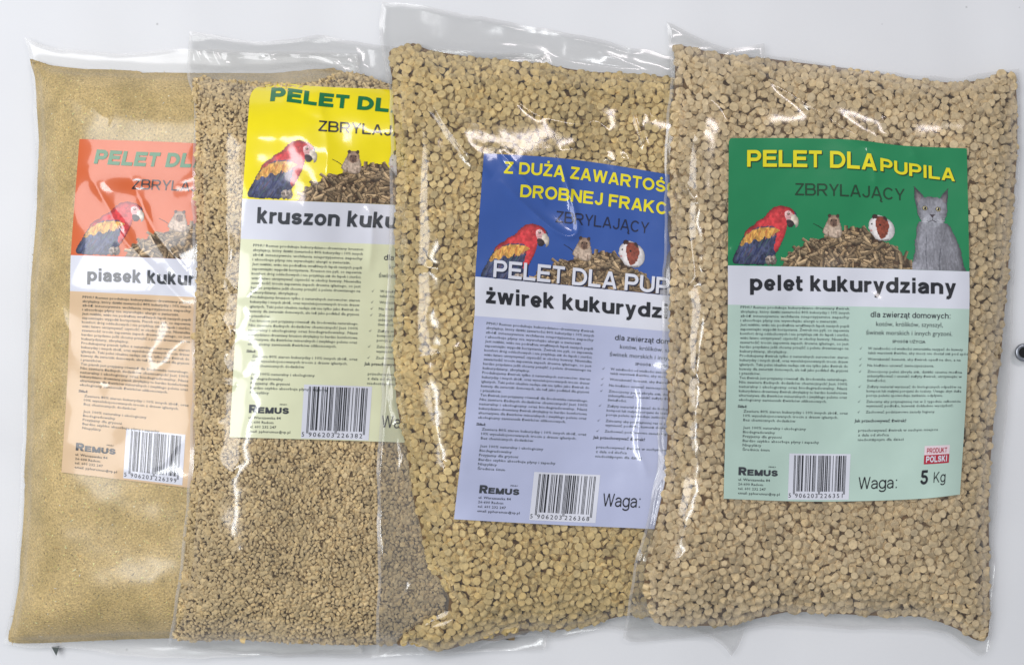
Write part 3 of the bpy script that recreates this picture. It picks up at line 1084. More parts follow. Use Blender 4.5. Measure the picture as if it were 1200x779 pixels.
def label_sheet(lm, y0, y1, bands, mats, root, round_top=0.0):
    """the paper, with its printed bands as material slots"""
    xs = np.linspace(0, lm.w, 190)
    cuts = [y0] + [b_ for b_ in bands if y0 < b_ < y1] + [y1]
    ys = np.concatenate([np.linspace(a, b_, max(2, int((b_ - a) / 1.5)), endpoint=False) for a, b_ in zip(cuts[:-1], cuts[1:])] + [[y1]])
    X, Y = np.meshgrid(xs, ys)
    if round_top:
        rr = round_top
        off = np.where(X < rr, rr - np.sqrt(np.maximum(0, rr ** 2 - (rr - X) ** 2)), 0)
        Y = np.maximum(Y, y0 + off)
    V = lm.pts(X, Y, 0.6).reshape(-1, 3)
    g = grid_faces(len(xs), len(ys))
    mid = Y.ravel()[g].mean(1)
    mi = np.searchsorted(np.array(bands), mid)
    o = mesh_obj("label", V, g, mats, root, smooth=True, face_mat=mi)
    return o


# ---- painted pictures: fine meshes with the print's colours
class Canvas:
    def __init__(self, x0, y0, x1, y1, res=0.6):
        self.xs = np.arange(x0, x1 + res, res); self.ys = np.arange(y0, y1 + res, res)
        self.X, self.Y = np.meshgrid(self.xs, self.ys)
        self.XW = self.X + 0.55 * vnoise(self.X, self.Y, 1.7, 301) + 0.5 * vnoise(self.X, self.Y, 4.0, 303)
        self.YW = self.Y + 0.55 * vnoise(self.X, self.Y, 1.7, 305) + 0.5 * vnoise(self.X, self.Y, 4.0, 307)
        self.rgb = np.zeros(self.X.shape + (3,)); self.a = np.zeros(self.X.shape, bool)

    def fill(self, mask, col, tex=None, keep=False):
        c = np.broadcast_to(np.asarray(col, float), self.rgb.shape)
        if tex is not None:
            c = c * tex[..., None]
        if keep:
            mask = mask & self.a
        self.rgb = np.where(mask[..., None], c, self.rgb)
        self.a |= mask

    def poly(self, pts, col, tex=None, keep=False, n=6):
        self.fill(in_poly(self.XW, self.YW, smooth_poly(pts, n)), col, tex, keep)

    def sharp(self, pts, col, tex=None, keep=False):
        self.fill(in_poly(self.X, self.Y, np.array(pts, float)), col, tex, keep)

    def ell(self, cx, cy, rx, ry, rot, col, tex=None, keep=False):
        c, s = math.cos(rot), math.sin(rot)
        dx, dy = self.X - cx, self.Y - cy
        self.fill(((dx * c + dy * s) / rx) ** 2 + ((-dx * s + dy * c) / ry) ** 2 < 1, col, tex, keep)

    def line(self, pts, w, col, keep=False):
        d, _ = line_dist(self.X, self.Y, pts)
        self.fill(d < w, col, None, keep)

    def rounded(self, width, amount):
        """the photographed animals' own modelling, as printed: darker towards the outline"""
        m = self.a.astype(float)
        n = max(1, int(width / (self.xs[1] - self.xs[0]) / 2))
        for _ in range(3):
            for ax in (0, 1):
                pad = [(0, 0), (0, 0)]; pad[ax] = (n + 1, n)
                c_ = np.cumsum(np.pad(m, pad, mode='edge'), axis=ax); w = 2 * n + 1
                m = (np.take(c_, np.arange(w, c_.shape[ax]), ax) - np.take(c_, np.arange(0, c_.shape[ax] - w), ax)) / w
        self.rgb = self.rgb * (1 - amount + amount * 1.12 * np.clip((m - 0.42) / 0.5, 0, 1))[..., None]
        return self

    def n(self, scale, amp, seed, sx=1.0, sy=1.0):
        return 1 + amp * fbm(self.X * sx, self.Y * sy, scale, seed, 3)

    def build(self, name, lm, mat, parent, lift, ymax=None, dx=0.0, dy=0.0):
        nu, nv = len(self.xs), len(self.ys)
        g = grid_faces(nu, nv)
        a = self.a & ((self.Y + dy) < (1e9 if ymax is None else ymax))
        keep = a.ravel()[g].all(1)
        g = g[keep]
        used, inv = np.unique(g, return_inverse=True)
        lx = np.clip(self.X.ravel()[used] + dx, 0.5, lm.w - 0.5); ly = self.Y.ravel()[used] + dy
        V = lm.pts(lx, ly, lift)
        cols = lin(np.clip(self.rgb.reshape(-1, 3)[used], 0, 255))
        return mesh_obj(name, V, inv.reshape(-1, 4), mat, parent, smooth=True, cols=cols)


def Q(pts):   # coordinates measured on an enlarged view of the green label
    return [(x / 3.71 - 13.5, y / 3.71 - 12.0) for x, y in pts]


def q(x, y):
    return x / 3.71 - 13.5, y / 3.71 - 12.0


def paint_parrot():
    c = Canvas(4, 74, 88, 152, 0.5)
    fe = c.n(2.6, 0.22, 3, 1.5, 0.8); fi = c.n(9, 0.22, 9)
    out = [(226, 362), (250, 342), (285, 335), (322, 341), (346, 362), (350, 384), (330, 400), (312, 410), (306, 434), (296, 470), (276, 516), (252, 552), (240, 574), (206, 592), (140, 592), (78, 590), (74, 562), (88, 525), (112, 478), (132, 440), (172, 408), (206, 384)]
    c.poly(Q(out), (64, 70, 98), fe * fi)
    r = random.Random(3)
    # long slanted wing and tail quills
    for i in range(70):
        x, y = r.uniform(90, 262), r.uniform(470, 580)
        L = r.uniform(16, 44)
        col = r.choice([(44, 52, 92), (58, 66, 104), (84, 88, 112), (36, 40, 62), (70, 92, 96), (92, 78, 96)])
        c.line(Q([(x, y), (x - L * 0.55, y + L)]), r.uniform(0.3, 0.6), col, True)
    # red head, breast and shoulder
    c.poly(Q([(228, 362), (252, 342), (285, 336), (326, 343), (342, 366), (334, 388), (312, 404), (306, 436), (294, 472), (274, 516), (256, 536), (252, 506), (262, 468), (258, 430), (214, 424), (168, 434), (122, 466), (134, 440), (172, 410), (206, 386)]), (192, 60, 64), c.n(3.0, 0.12, 21) * c.n(11, 0.10, 23))
    for i in range(40):
        x, y = r.uniform(150, 320), r.uniform(350, 470)
        c.line(Q([(x, y), (x - 6, y + 10)]), 0.35, r.choice([(166, 44, 50), (214, 88, 84), (180, 52, 56)]), True) if in_poly(np.array(x), np.array(y), np.array([(228, 362), (285, 340), (306, 436), (270, 500), (256, 440), (168, 430), (206, 390)])) else None
    # yellow wing bar of separate feathers
    c.poly(Q([(104, 500), (134, 460), (176, 436), (226, 430), (272, 436), (270, 450), (246, 458), (228, 478), (206, 470), (188, 490), (166, 482), (146, 500), (130, 494), (112, 512)]), (206, 156, 80), c.n(2.6, 0.22, 51, 1.4, 0.7), True)
    for i in range(46):
        x = r.uniform(126, 266); y = r.uniform(438, 462) + (200 - x) * 0.16
        c.line(Q([(x, y), (x - r.uniform(6, 12), y + r.uniform(12, 24))]), r.uniform(0.25, 0.4), r.choice([(198, 140, 72), (222, 178, 100), (188, 112, 64)]), True)
    # bare cheek, eye and bill
    c.poly(Q([(300, 362), (322, 358), (336, 374), (330, 392), (312, 398), (300, 384)]), (212, 176, 174), c.n(1.6, 0.16, 41))
    for i in range(4):
        c.line(Q([(304, 370 + 6 * i), (328, 366 + 7 * i)]), 0.25, (190, 110, 110), True)
    c.ell(*q(314, 370), 1.5, 1.2, 0, (54, 44, 38)); c.ell(*q(313, 369), 0.5, 0.5, 0, (220, 214, 190))
    c.poly(Q([(328, 374), (344, 372), (356, 388), (358, 408), (350, 430), (343, 424), (338, 408), (328, 398)]), (216, 204, 188), c.n(4, 0.12, 43))
    c.poly(Q([(306, 398), (326, 396), (340, 412), (330, 428), (312, 426)]), (62, 52, 54), c.n(2, 0.2, 44))
    # feet
    for dx in (0, 20):
        c.poly(Q([(214 + dx, 564), (230 + dx, 548), (242 + dx, 560), (240 + dx, 584), (222 + dx, 592)]), (150, 138, 128), c.n(1.6, 0.35, 47))
        for i in range(3):
            c.line(Q([(220 + dx + 5 * i, 566), (218 + dx + 6 * i, 592)]), 0.35, (84, 74, 68), True)
    return c


def paint_heap():
    c = Canvas(62, 96, 226, 154)
    out = Q([(288, 604), (300, 570), (350, 522), (410, 488), (470, 468), (520, 452), (580, 424), (640, 424), (690, 452), (750, 486), (810, 534), (866, 566), (884, 600), (884, 616), (288, 612)])
    c.poly(out, (74, 56, 40), c.n(4, 0.4, 3))
    r = random.Random(5)
    op = smooth_poly(out, 6)
    rods = []
    while len(rods) < 210:
        x, y = r.uniform(64, 225), r.uniform(100, 152)
        if in_poly(np.array(x), np.array(y + 1.5), op):
            rods.append((y, x))
    rods.sort()
    for y, x in rods:
        a = r.gauss(0.2, 0.85)
        L, w = r.uniform(4.2, 8.2), r.uniform(1.9, 2.7)
        t = r.uniform(0.75, 1.15)
        dx, dy = c.X - x, c.Y - y
        p = dx * math.cos(a) + dy * math.sin(a); s = -dx * math.sin(a) + dy * math.cos(a)
        body = (np.abs(p) < L) & (np.abs(s) < w)
        shade = 1.08 - 0.42 * np.clip((s / w + 0.5), 0, 1.4) + 0.10 * vnoise(c.X, c.Y, 1.6, r.randrange(999))
        base = np.array(r.choice([(164, 140, 108), (150, 126, 94), (176, 152, 118), (142, 120, 92)])) * t
        rim = (np.abs(p) < L + 0.5) & (np.abs(s) < w + 0.5) & (c.a)
        c.fill(rim, (66, 50, 36))
        c.rgb = np.where(body[..., None], base * shade[..., None], c.rgb); c.a |= body
    return c


def paint_gerbil():
    c = Canvas(98, 82, 138, 116)
    t = c.n(2.2, 0.14, 3)
    c.line(Q([(424, 410), (446, 420), (470, 436)]), 0.7, (60, 56, 50))
    c.poly(Q([(472, 420), (486, 396), (532, 392), (546, 420), (548, 450), (534, 468), (488, 466), (464, 448)]), (184, 164, 146), t)
    c.ell(*q(512, 396), 7.4, 7.2, 0, (158, 132, 112), t)
    c.ell(*q(512, 404), 4.2, 4.6, 0, (108, 84, 72), t)
    for ex in (494, 530):
        c.ell(*q(ex, 374), 2.2, 2.4, 0, (92, 72, 62))
    for ex in (502, 523):
        c.ell(*q(ex, 394), 0.9, 1.0, 0, (26, 22, 20))
    c.ell(*q(512, 412), 0.9, 0.7, 0, (60, 44, 42))
    for x in (488, 530):
        c.line(Q([(x, 444), (x + 2, 464)]), 0.7, (140, 118, 102), True)
    return c


def paint_guinea_pig():
    c = Canvas(160, 80, 200, 118)
    t = c.n(3, 0.07, 3)
    c.ell(*q(736, 424), 12.2, 14.0, -0.1, (204, 200, 200), t)
    c.poly(Q([(664, 400), (684, 366), (716, 362), (742, 376), (752, 410), (740, 450), (712, 474), (684, 456), (668, 432)]), (224, 218, 216), t)
    c.poly(Q([(706, 366), (742, 374), (754, 406), (748, 444), (728, 464), (712, 456), (702, 424), (696, 392)]), (126, 62, 46), c.n(2.4, 0.2, 7))
    c.poly(Q([(678, 372), (694, 358), (706, 366), (694, 378)]), (70, 46, 44))
    c.poly(Q([(732, 362), (746, 372), (744, 388), (730, 376)]), (64, 44, 42))
    c.ell(*q(680, 402), 1.0, 1.1, 0, (30, 26, 26)); c.ell(*q(716, 404), 1.1, 1.2, 0, (30, 22, 22))
    c.ell(*q(676, 432), 1.8, 1.2, 0, (196, 150, 146))
    c.line(Q([(690, 468), (716, 474), (752, 468)]), 0.8, (150, 140, 140), True)
    return c


def paint_cat():
    c = Canvas(217, 42, 283, 158)
    t = c.n(2.0, 0.10, 3, 1.5, 0.7) * c.n(16, 0.10, 5)
    body = [(890, 380), (872, 440), (865, 520), (866, 622), (1082, 622), (1080, 570), (1064, 490), (1040, 430), (1004, 384)]
    side = 1.03 - 0.22 * np.clip((c.X - q(950, 0)[0]) / 34, -0.2, 1)
    c.poly(Q(body), (130, 130, 137), t * side)
    c.sharp(Q([(866, 220), (880, 232), (908, 262), (918, 282), (878, 326), (868, 280)]), (112, 112, 120), t)
    c.sharp(Q([(974, 282), (992, 252), (1018, 224), (1016, 270), (1008, 330), (978, 310)]), (104, 104, 112), t)
    c.sharp(Q([(872, 236), (900, 268), (884, 300), (876, 280)]), (150, 138, 142), t)
    c.sharp(Q([(984, 286), (1010, 242), (1008, 284), (1000, 306)]), (134, 124, 128), t)
    c.poly(Q([(880, 310), (900, 276), (944, 266), (986, 276), (1012, 312), (1010, 350), (990, 386), (950, 404), (906, 388), (884, 352)]), (136, 136, 143), t)
    c.poly(Q([(906, 374), (946, 344), (986, 376), (962, 402), (926, 400)]), (146, 147, 154), t)
    for ex, ey in ((914, 319), (972, 322)):
        c.ell(*q(ex, ey), 3.4, 2.9, 0.1, (70, 70, 78))
        c.ell(*q(ex, ey), 2.7, 2.3, 0.1, (178, 166, 118))
        c.ell(*q(ex + 1, ey), 1.35, 1.9, 0, (20, 20, 22))
        c.ell(*q(ex - 3, ey - 3), 0.5, 0.5, 0, (240, 240, 240))
    c.sharp(Q([(934, 347), (958, 347), (946, 362)]), (64, 56, 62))
    c.line(Q([(946, 362), (946, 372), (930, 380)]), 0.45, (70, 66, 72), True)
    c.line(Q([(946, 372), (962, 380)]), 0.45, (70, 66, 72), True)
    c.line(Q([(920, 440), (914, 520), (922, 620)]), 0.5, (100, 101, 108), True)
    c.line(Q([(980, 500), (972, 560), (976, 620)]), 0.7, (92, 93, 100), True)
    for s, x in ((-1, 924), (1, 968)):
        for i in range(3):
            c.line(Q([(x, 370 + 5 * i), (x + s * 34, 364 + 9 * i)]), 0.22, (190, 190, 196), True)
    return c


PICS = dict(parrot_picture=paint_parrot().rounded(6, 0.4), pellet_heap_picture=paint_heap(), gerbil_picture=paint_gerbil().rounded(4, 0.35),
            guinea_pig_picture=paint_guinea_pig().rounded(5, 0.3), cat_picture=paint_cat().rounded(9, 0.42))

EAN_L = ["0001101", "0011001", "0010011", "0111101", "0100011", "0110001", "0101111", "0111011", "0110111", "0001011"]
EAN_P = ["LLLLLL", "LLGLGG", "LLGGLG", "LLGGGL", "LGLLGG", "LGGLLG", "LGGGLL", "LGLGLG", "LGLGGL", "LGGLGL"]


def barcode_bits(code):
    s = "101"
    for d, p in zip(code[1:7], EAN_P[int(code[0])]):
        b_ = EAN_L[int(d)]
        s += b_ if p == 'L' else ''.join('1' if ch == '0' else '0' for ch in b_)[::-1]
    s += "01010"
    for d in code[7:]:
        s += ''.join('1' if ch == '0' else '0' for ch in EAN_L[int(d)])
    return s + "101"


def barcode(lm, label, code, x0, y0, x1, y1, mat_w, mat_k):
    plate = Ink().rect(x0, y0, x1, y1)
    o = print_obj("barcode", plate, lm, mat_w, label, 0.85)
    bits = barcode_bits(code)
    ink = Ink()
    bx0, bx1 = x0 + 6.0, x1 - 5.0
    m = (bx1 - bx0) / len(bits)
    i = 0
    while i < len(bits):
        if bits[i] == '1':
            j = i
            while j < len(bits) and bits[j] == '1':
                j += 1
            guard = i < 3 or i >= 92 or 45 <= i < 50
            ink.rect(bx0 + i * m, y0 + 2.0, bx0 + j * m, y1 - (6.0 if guard else 9.5), 9)
            i = j
        else:
            i += 1
    ink.text(code[0], x0 + 0.8, y1 - 2.2, 5.2)
    ink.text(' '.join(code[1:7]).replace(' ', '\u2009'), bx0 + 4 * m, y1 - 2.2, 5.2, x1=bx0 + 45 * m)
    ink.text(' '.join(code[7:]).replace(' ', '\u2009'), bx0 + 50 * m, y1 - 2.2, 5.2, x1=bx0 + 91 * m)
    print_obj("barcode_lines", ink, lm, mat_k, label, 1.15)
    return o


BODY = {
    'z': ["PPHU Remus produkuje kukurydziano-drewniany żwirek", "zbrylający, który dzięki zawartości 80% kukurydzy i 10% innych", "zbóż intensywnie wchłania nieprzyjemne zapachy",
          "i absorbuje płyny nie wywołując alergii u zwierząt.|", "Jest miękki, więc nie podrażnia wrażliwych łapek naszych pupili", "zapewniając wygodę korzystania. Żwirek nie pyli, co zapewnia",
          "komfort dróg oddechowych i nie przykleja się do łapek i sierści,", "więc łatwo utrzymywać czystość w okolicy kuwety. Niewielka", "zawartość trocin zapewnia zapach drewna iglastego, co jest",
          "bardzo przydatne jeśli chcemy przejść z peletu drewnianego na", "kukurydziany, zbrylający.|", "Produkujemy żwirek tylko z naturalnych surowców: ziaren", "kukurydzy i innych zbóż, oraz wyselekcjonowanych trocin drzew",
          "iglastych. Taki pelet idealnie nadaje się nie tylko jako żwirek do", "kuwety dla zwierząt domowych, ale też jako podkład dla gryzoni", "i ptaszków.|", "Ten żwirek jest przyjazny również dla środowiska naturalnego.",
          "Nie zawiera żadnych dodatków chemicznych! Jest 100%", "naturalny i ekologiczny oraz biodegradowalny. Nasz", "kukurydziano-drewniany żwirek zbrylający to bardzo komfortowa", "alternatywa dla żwirków mineralnych i zwykłego peletu oraz",
          "ekologiczny zamiennik żwirków silikonowych.|"],
}


def swap(lines, word, cap):
    return [s.replace('żwirek zbrylający', word + ' zbrylający').replace('Żwirek nie', cap + ' nie').replace('drewniany żwirek', 'drewniany ' + word).replace('Ten żwirek', 'Ten ' + word).replace('Produkujemy żwirek', 'Produkujemy ' + word) for s in lines]


def body_print(lm, label, mat, mat_bold, lines, y, step, right=True, extra=(), yR=None, last="Średnica 6mm"):
    left = ink = Ink(); ingr = bold = Ink()
    for s in lines:
        ragged = s.endswith('|'); s = s.rstrip('|')
        if ragged:
            V, _ = text_mesh(s, 0.004, 0, 1)
            w = min(128.0, (V[:, 0].max() - V[:, 0].min()) * 3.1 / 0.727 * 1.32)
            ink.text(s, 15, y, 3.1, x1=15 + w, bold=0.004, res=1)
        else:
            ink.text(s, 15, y, 3.1, x1=143, bold=0.004, res=1)
        y += step
    y += step * 0.55
    bold.text("Skład:", 14, y, 3.2, bold=0.02, res=1, wide=1.1); y += step * 1.05
    for s in ("Zawiera 80% ziaren kukurydzy i 10% innych zbóż, oraz", "10% wyselekcjonowanych trocin z drzew iglastych.", "Bez chemicznych dodatków"):
        ink.text(s, 21, y, 3.1, bold=0.004, res=1, wide=1.3); y += step
    y += step * 0.75
    for s in ("Jest 100% naturalny i ekologiczny", "Biodegradowalny", "Przyjazny dla gryzoni", "Bardzo szybko absorbuje płyny i zapachy", "Niepylący", last):
        if s:
            ink.text(s, 21, y, 3.1, bold=0.004, res=1, wide=1.3)
        y += step
    # right hand column
    yr = yR
    ink = Ink(); bold = Ink()
    bold.word("dla zwierząt domowych:", 168, yr, 6.6, 262, 0.15, res=0.4)
    ink.text("kotów, królików, szynszyl,", 214, yr + 10, 5.4, align='c', wide=1.0)
    ink.text("świnek morskich i innych gryzoni.", 214, yr + 20, 5.4, align='c', wide=1.0)
    bold.text("SPOSÓB UŻYCIA", 214, yr + 29, 3.3, bold=0.014, align='c', res=1, wide=1.15)
    yy = yr + 37
    for item in (["W zależności od wielkości zwierzątka nasypać do kuwety", "taką warstwę żwirku, aby mocz nie dostał się pod spód.|"], ["Wstrząsnąć kuwetą, aby żwirek opadł na dno, a na|"], ["Na bieżąco usuwać zanieczyszczenia.|"], ["Zmoczony pelet zbryla się, dzięki czemu można", "zidentyfikować i usunąć zużyty żwirek, utrzymując w", "świeżości.|"],
                 ["Zużyty materiał wyrzucać do biologicznych odpadów na", "kompost lub małymi porcjami do toalety. Uwaga: zbyt duża", "porcja peletu spowoduje zatkanie odpływu.|"], ["Zalecamy aby przynajmniej raz w 2 tygodnie całkowicie", "wymienić podłoże, kuwetę dokładnie wyczyścić.|"],
                 ["Zachować podstawowe zasady higieny.|"]):
        bold.tick(156, yy - 1.5, 0.7)
        for s in item:
            ragged = s.endswith('|'); s = s.rstrip('|')
            if ragged:
                ink.text(s, 166, yy, 3.1, bold=0.004, res=1, wide=1.22)
            else:
                ink.text(s, 166, yy, 3.1, x1=278, bold=0.004, res=1)
            yy += step
        yy += 2.0
    bold.text("Jak przechowywać żwirek?", 153, yr + 120, 3.6, bold=0.016, res=1, wide=1.12)
    for i, s in enumerate(("przechowywać żwirek w suchym miejscu", "z dala od słońca", "niedostępnym dla dzieci")):
        ink.text(s, 158, yr + 131 + i * 5.4, 3.2, bold=0.004, res=1, wide=1.28)
    print_obj("description_print", left, lm, mat, label, 1.1)
    print_obj("ingredients_heading", ingr, lm, mat_bold, label, 1.1)
    print_obj("usage_print", ink, lm, mat, label, 1.1)
    print_obj("usage_heading", bold, lm, mat_bold, label, 1.1)


def maker_mark(lm, label, mat, x, y, w=47, h=9.5):
    """the maker's name in broken stencil capitals, then the address lines"""
    ink = Ink()
    ink.word("R", x, y, h, x + 9.5, 0.27, res=0.3)
    ink.word("EMUS", x + 10.6, y, h * 0.74, x + w, 0.26, res=0.3)
    ink.text("PPHU", x + w - 11, y - h - 0.2, 1.8, bold=0.01, res=1, wide=1.4)
    a = Ink()
    for i, s in enumerate(("ul. Warszawska 84", "26-600 Radom", "tel. 601 232 247", "email: pphuremus@vp.pl")):
        a.text(s, x, y + 6.4 + i * 5.2, 3.0, bold=0.004, res=1, wide=1.22)
    print_obj("maker_name", ink, lm, mat, label, 1.1)
    print_obj("address_print", a, lm, mat, label, 1.1)


MW = mat_print("white print", (214, 216, 226), mottled=0.02)
MK = mat_print("black print", (34, 36, 42))
MG = mat_print("grey black print", (58, 62, 68))
MS = mat_print("faint small print", (74, 82, 84))
MY = mat_print("yellow print", (226, 214, 30))
MGR = mat_print("green print", (16, 112, 62))
MPIC = mat_print("picture print", attr=True)
MSH = mat_print("heading shadow print", (30, 62, 40))
MBK = mat_print("navy print", (28, 34, 62))
MRED = mat_print("red print", (176, 44, 62))
MPK = mat_print("pink white print", (226, 208, 214))


def pictures(lm, label, names, ymax, lift=0.9, dx=0.0, dy=0.0):
    for i, n in enumerate(names):
        PICS[n].build(n, lm, MPIC, label, lift + 0.08 * i, ymax, dx, dy)


def corner_tab(k, name, pts, root, mat, z0, z1):
    """a loose corner of the welded seam"""
    p = np.array(pts, float)
    n = len(p)
    z = np.linspace(z0, z1, n)
    top = world_pt(p[:, 0], p[:, 1], z + 0.8); bot = world_pt(p[:, 0], p[:, 1], z)
    F = [list(range(n)), list(range(2 * n - 1, n - 1, -1))] + [[i, n + i, n + (i + 1) % n, (i + 1) % n] for i in range(n)]
    return mesh_obj(name, np.concatenate([top, bot]), F, mat, root)


GROUP = "clear bags of corn litter laid out overlapping"
FILM_FINE = mat_film("clear film over sand", haze=0.05, rough=0.28, pebble=0.05, size=30)
FILM = mat_film("clear film", haze=0.03, rough=0.14, pebble=0.10, size=13)
FILM_B = mat_film("clear film over pellets", haze=0.03, rough=0.14, pebble=0.10, size=14)
WELD = mat_film("welded film edge", haze=0.2, rough=0.2, pebble=0.0)
SEAM = mat_film("folded film", tint=(0.62, 0.58, 0.52), haze=0.45, rough=0.2, pebble=0.0)
GRAIN = mat_grain("corn pellet", 420, 0.85, 0.3, 0.22)
CRUMB = mat_grain("corn crumb", 700, 0.9, 0.35, 0.22)

# ------------------------------------------------------------------ bag 1: fine sand
r1 = bag_empty("litter_bag", "clear bag of fine tan corn sand with an orange label, lowest of the overlapping bags", 0, GROUP)
pts = poisson(0, 2.5, 90000, 3)
sand_col = tone((218, 191, 126), 0.42, 0.16)
parts = [core(0, 0.8, (210, 184, 122), 3.0)]
parts.append(scatter(0, (np.array([(1, 0, -0.4), (-0.6, 0.8, -0.4), (-0.5, -0.9, -0.4), (0.1, 0, 0.6)], float), np.array([(0, 1, 3), (1, 2, 3), (2, 0, 3), (0, 2, 1)])),
                     pts, -0.3, lambda n, r: np.stack([np.exp(r.normal(0.6, 0.45, n)), r.uniform(0.6, 1.3, n), r.uniform(0.5, 0.9, n)], -1), 0.3, sand_col, 4))
v, f, c = join(parts)


def mat_sand():
    m = mat_grain("corn sand", 900, 0.95, 0.9, 0.34)
    nt = m.node_tree; N, L = nt.nodes, nt.links
    b = N["Principled BSDF"]
    src = b.inputs["Base Color"].links[0].from_socket
    geo = N.new("ShaderNodeNewGeometry")
    n2 = N.new("ShaderNodeTexNoise"); n2.inputs["Scale"].default_value = 42; n2.inputs["Detail"].default_value = 5; n2.inputs["Roughness"].default_value = 0.65
    L.new(geo.outputs["Position"], n2.inputs["Vector"])
    cr = N.new("ShaderNodeValToRGB")
    cr.color_ramp.elements[0].position = 0.34; cr.color_ramp.elements[0].color = (0.78, 0.76, 0.66, 1)
    cr.color_ramp.elements[1].position = 0.66; cr.color_ramp.elements[1].color = (1.12, 1.10, 1.12, 1)
    L.new(n2.outputs[0], cr.inputs[0])
    mu = N.new("ShaderNodeVectorMath"); mu.operation = 'MULTIPLY'
    L.new(src, mu.inputs[0]); L.new(cr.outputs[0], mu.inputs[1])
    L.new(mu.outputs[0], b.inputs["Base Color"])
    return m


o = mesh_obj("sand", v, f, mat_sand(), r1, smooth=False, cols=c)
o["kind"] = "stuff"
build_film(0, r1, FILM_FINE)
lm1 = LabelMap(0, [(0, [(93, 163), (228, 168), (374, 178)]), (149, [(83, 299), (222, 304), (366, 314)]), (196, [(82, 341), (225, 348), (364, 356)]),
                   (300, [(79, 440), (222, 452), (360, 464)]), (420, [(72, 553), (219, 571), (353, 588)])])
lab = label_sheet(lm1, 0, 420, [149, 196], [mat_print("orange print", (208, 100, 54), coat=0.8), MW, mat_print("peach print", (216, 186, 150), coat=0.6)], r1)
pictures(lm1, lab, ["parrot_picture", "pellet_heap_picture", "gerbil_picture", "guinea_pig_picture", "cat_picture"], 149)
wave = lambda x: 1.5 * np.sin((x - 20) / 250 * math.tau)
print_obj("heading", Ink().word("PELET DLA PUPILA", 19, 31, 18.5, 246, 0.25, shear=0.15, bend=wave), lm1, MGR, lab, 1.2)
print_obj("subheading", Ink().word("ZBRYLAJĄCY", 66, 62, 13, 180, 0.13, shear=0.05), lm1, MK, lab, 1.2)
print_obj("product_name", Ink().word("piasek kukurydziany", 20, 182, 17, 222, 0.205), lm1, MG, lab, 1.2)
body_print(lm1, lab, MS, MG, swap(BODY['z'], 'piasek', 'Piasek'), 204, 5.1, yR=212, last="")
maker_mark(lm1, lab, MG, 15, 391)
barcode(lm1, lab, "5906203226399", 73, 358, 143, 418, MW, MK)
print_obj("weight", Ink().word("Waga:", 160, 400, 14, 204, 0.11), lm1, MK, lab, 1.2)
corner_tab(0, "seam_corner", [(60, 757), (66, 768), (70, 756)], r1, mat_print("dark seam", (74, 82, 80)), 1.0, 1.6)

# ------------------------------------------------------------------ bag 2: crumble
r2 = bag_empty("litter_bag", "clear bag of crushed corn granules with a yellow topped label beside the sand bag", 1, GROUP)
ccol = tone((207, 183, 136), 0.10, 0.03)


def crumb_size(n, r):
    s = np.exp(r.normal(0, 0.26, n)) * 3.15
    return np.stack([s * r.uniform(0.9, 1.25, n), s * r.uniform(0.75, 1.0, n), s * r.uniform(0.35, 0.75, n)], -1)


cp = crumb_proto()
v, f, c = join([core(1, 5, (150, 124, 80)), scatter(1, cp, poisson(1, 3.9, 260000, 21), 0.0, crumb_size, 0.45, ccol, 22, 0.34),  # core colour darker than the crumbs, standing in for shade in the gaps
                scatter(1, cp, poisson(1, 3.9, 190000, 23), 2.2, crumb_size, 0.3, ccol, 24, 0.34)])
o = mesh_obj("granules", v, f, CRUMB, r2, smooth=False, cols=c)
o["kind"] = "stuff"
build_film(1, r2, FILM)
lm2 = LabelMap(1, [(14, [(293, 108), (303, 102), (330, 98), (380, 102), (455, 105), (580, 112)]), (149, [(284, 233), (360, 236), (458, 240), (574, 246)]), (196, [(282, 280), (440, 286), (568, 291)]),
                   (300, [(276, 388), (440, 393), (560, 398)]), (420, [(269, 512), (437, 517), (551, 522)])])
lab = label_sheet(lm2, 14, 420, [149, 196], [mat_print("bright yellow print", (240, 222, 6)), MW, mat_print("pale lime print", (220, 223, 188))], r2, round_top=9)
pictures(lm2, lab, ["parrot_picture", "pellet_heap_picture", "gerbil_picture", "guinea_pig_picture", "cat_picture"], 149)
print_obj("heading", Ink().word("PELET DLA", 26, 34, 16, 183, 0.26, shear=0.05, bend=lambda x: (x - 26) * 0.05).word("PUPILA", 190, 42, 15, 276, 0.26, shear=0.05), lm2, MGR, lab, 1.2)
print_obj("subheading", Ink().word("ZBRYLAJĄCY", 83, 66, 12.5, 206, 0.15, bend=lambda x: (x - 83) * 0.03), lm2, MK, lab, 1.2)
print_obj("product_name", Ink().word("kruszon kukurydziany", 18, 177, 19, 282, 0.205), lm2, MG, lab, 1.2)
body_print(lm2, lab, MS, MG, swap(BODY['z'], 'kruszon', 'Kruszon'), 204, 5.3, yR=214, last="")
maker_mark(lm2, lab, MG, 21, 392)
barcode(lm2, lab, "5906203226382", 84, 358, 164, 419, MW, MK)
print_obj("weight", Ink().word("Waga:", 178, 404, 14, 222, 0.11), lm2, MK, lab, 1.2)

# ------------------------------------------------------------------ bag 3: small pellets
r3 = bag_empty("litter_bag", "clear bag of corn pellets with a blue and lavender label, under the green labelled bag", 2, GROUP)
pp = pellet_proto()


def pellet_size(d, l0, l1):
    def fn(n, r):
        rad = d / 2 * np.clip(r.normal(0.98, 0.10, n), 0.62, 1.2)
        return np.stack([rad, rad * r.uniform(0.9, 1.0, n), r.uniform(l0, l1, n)], -1)
    return fn


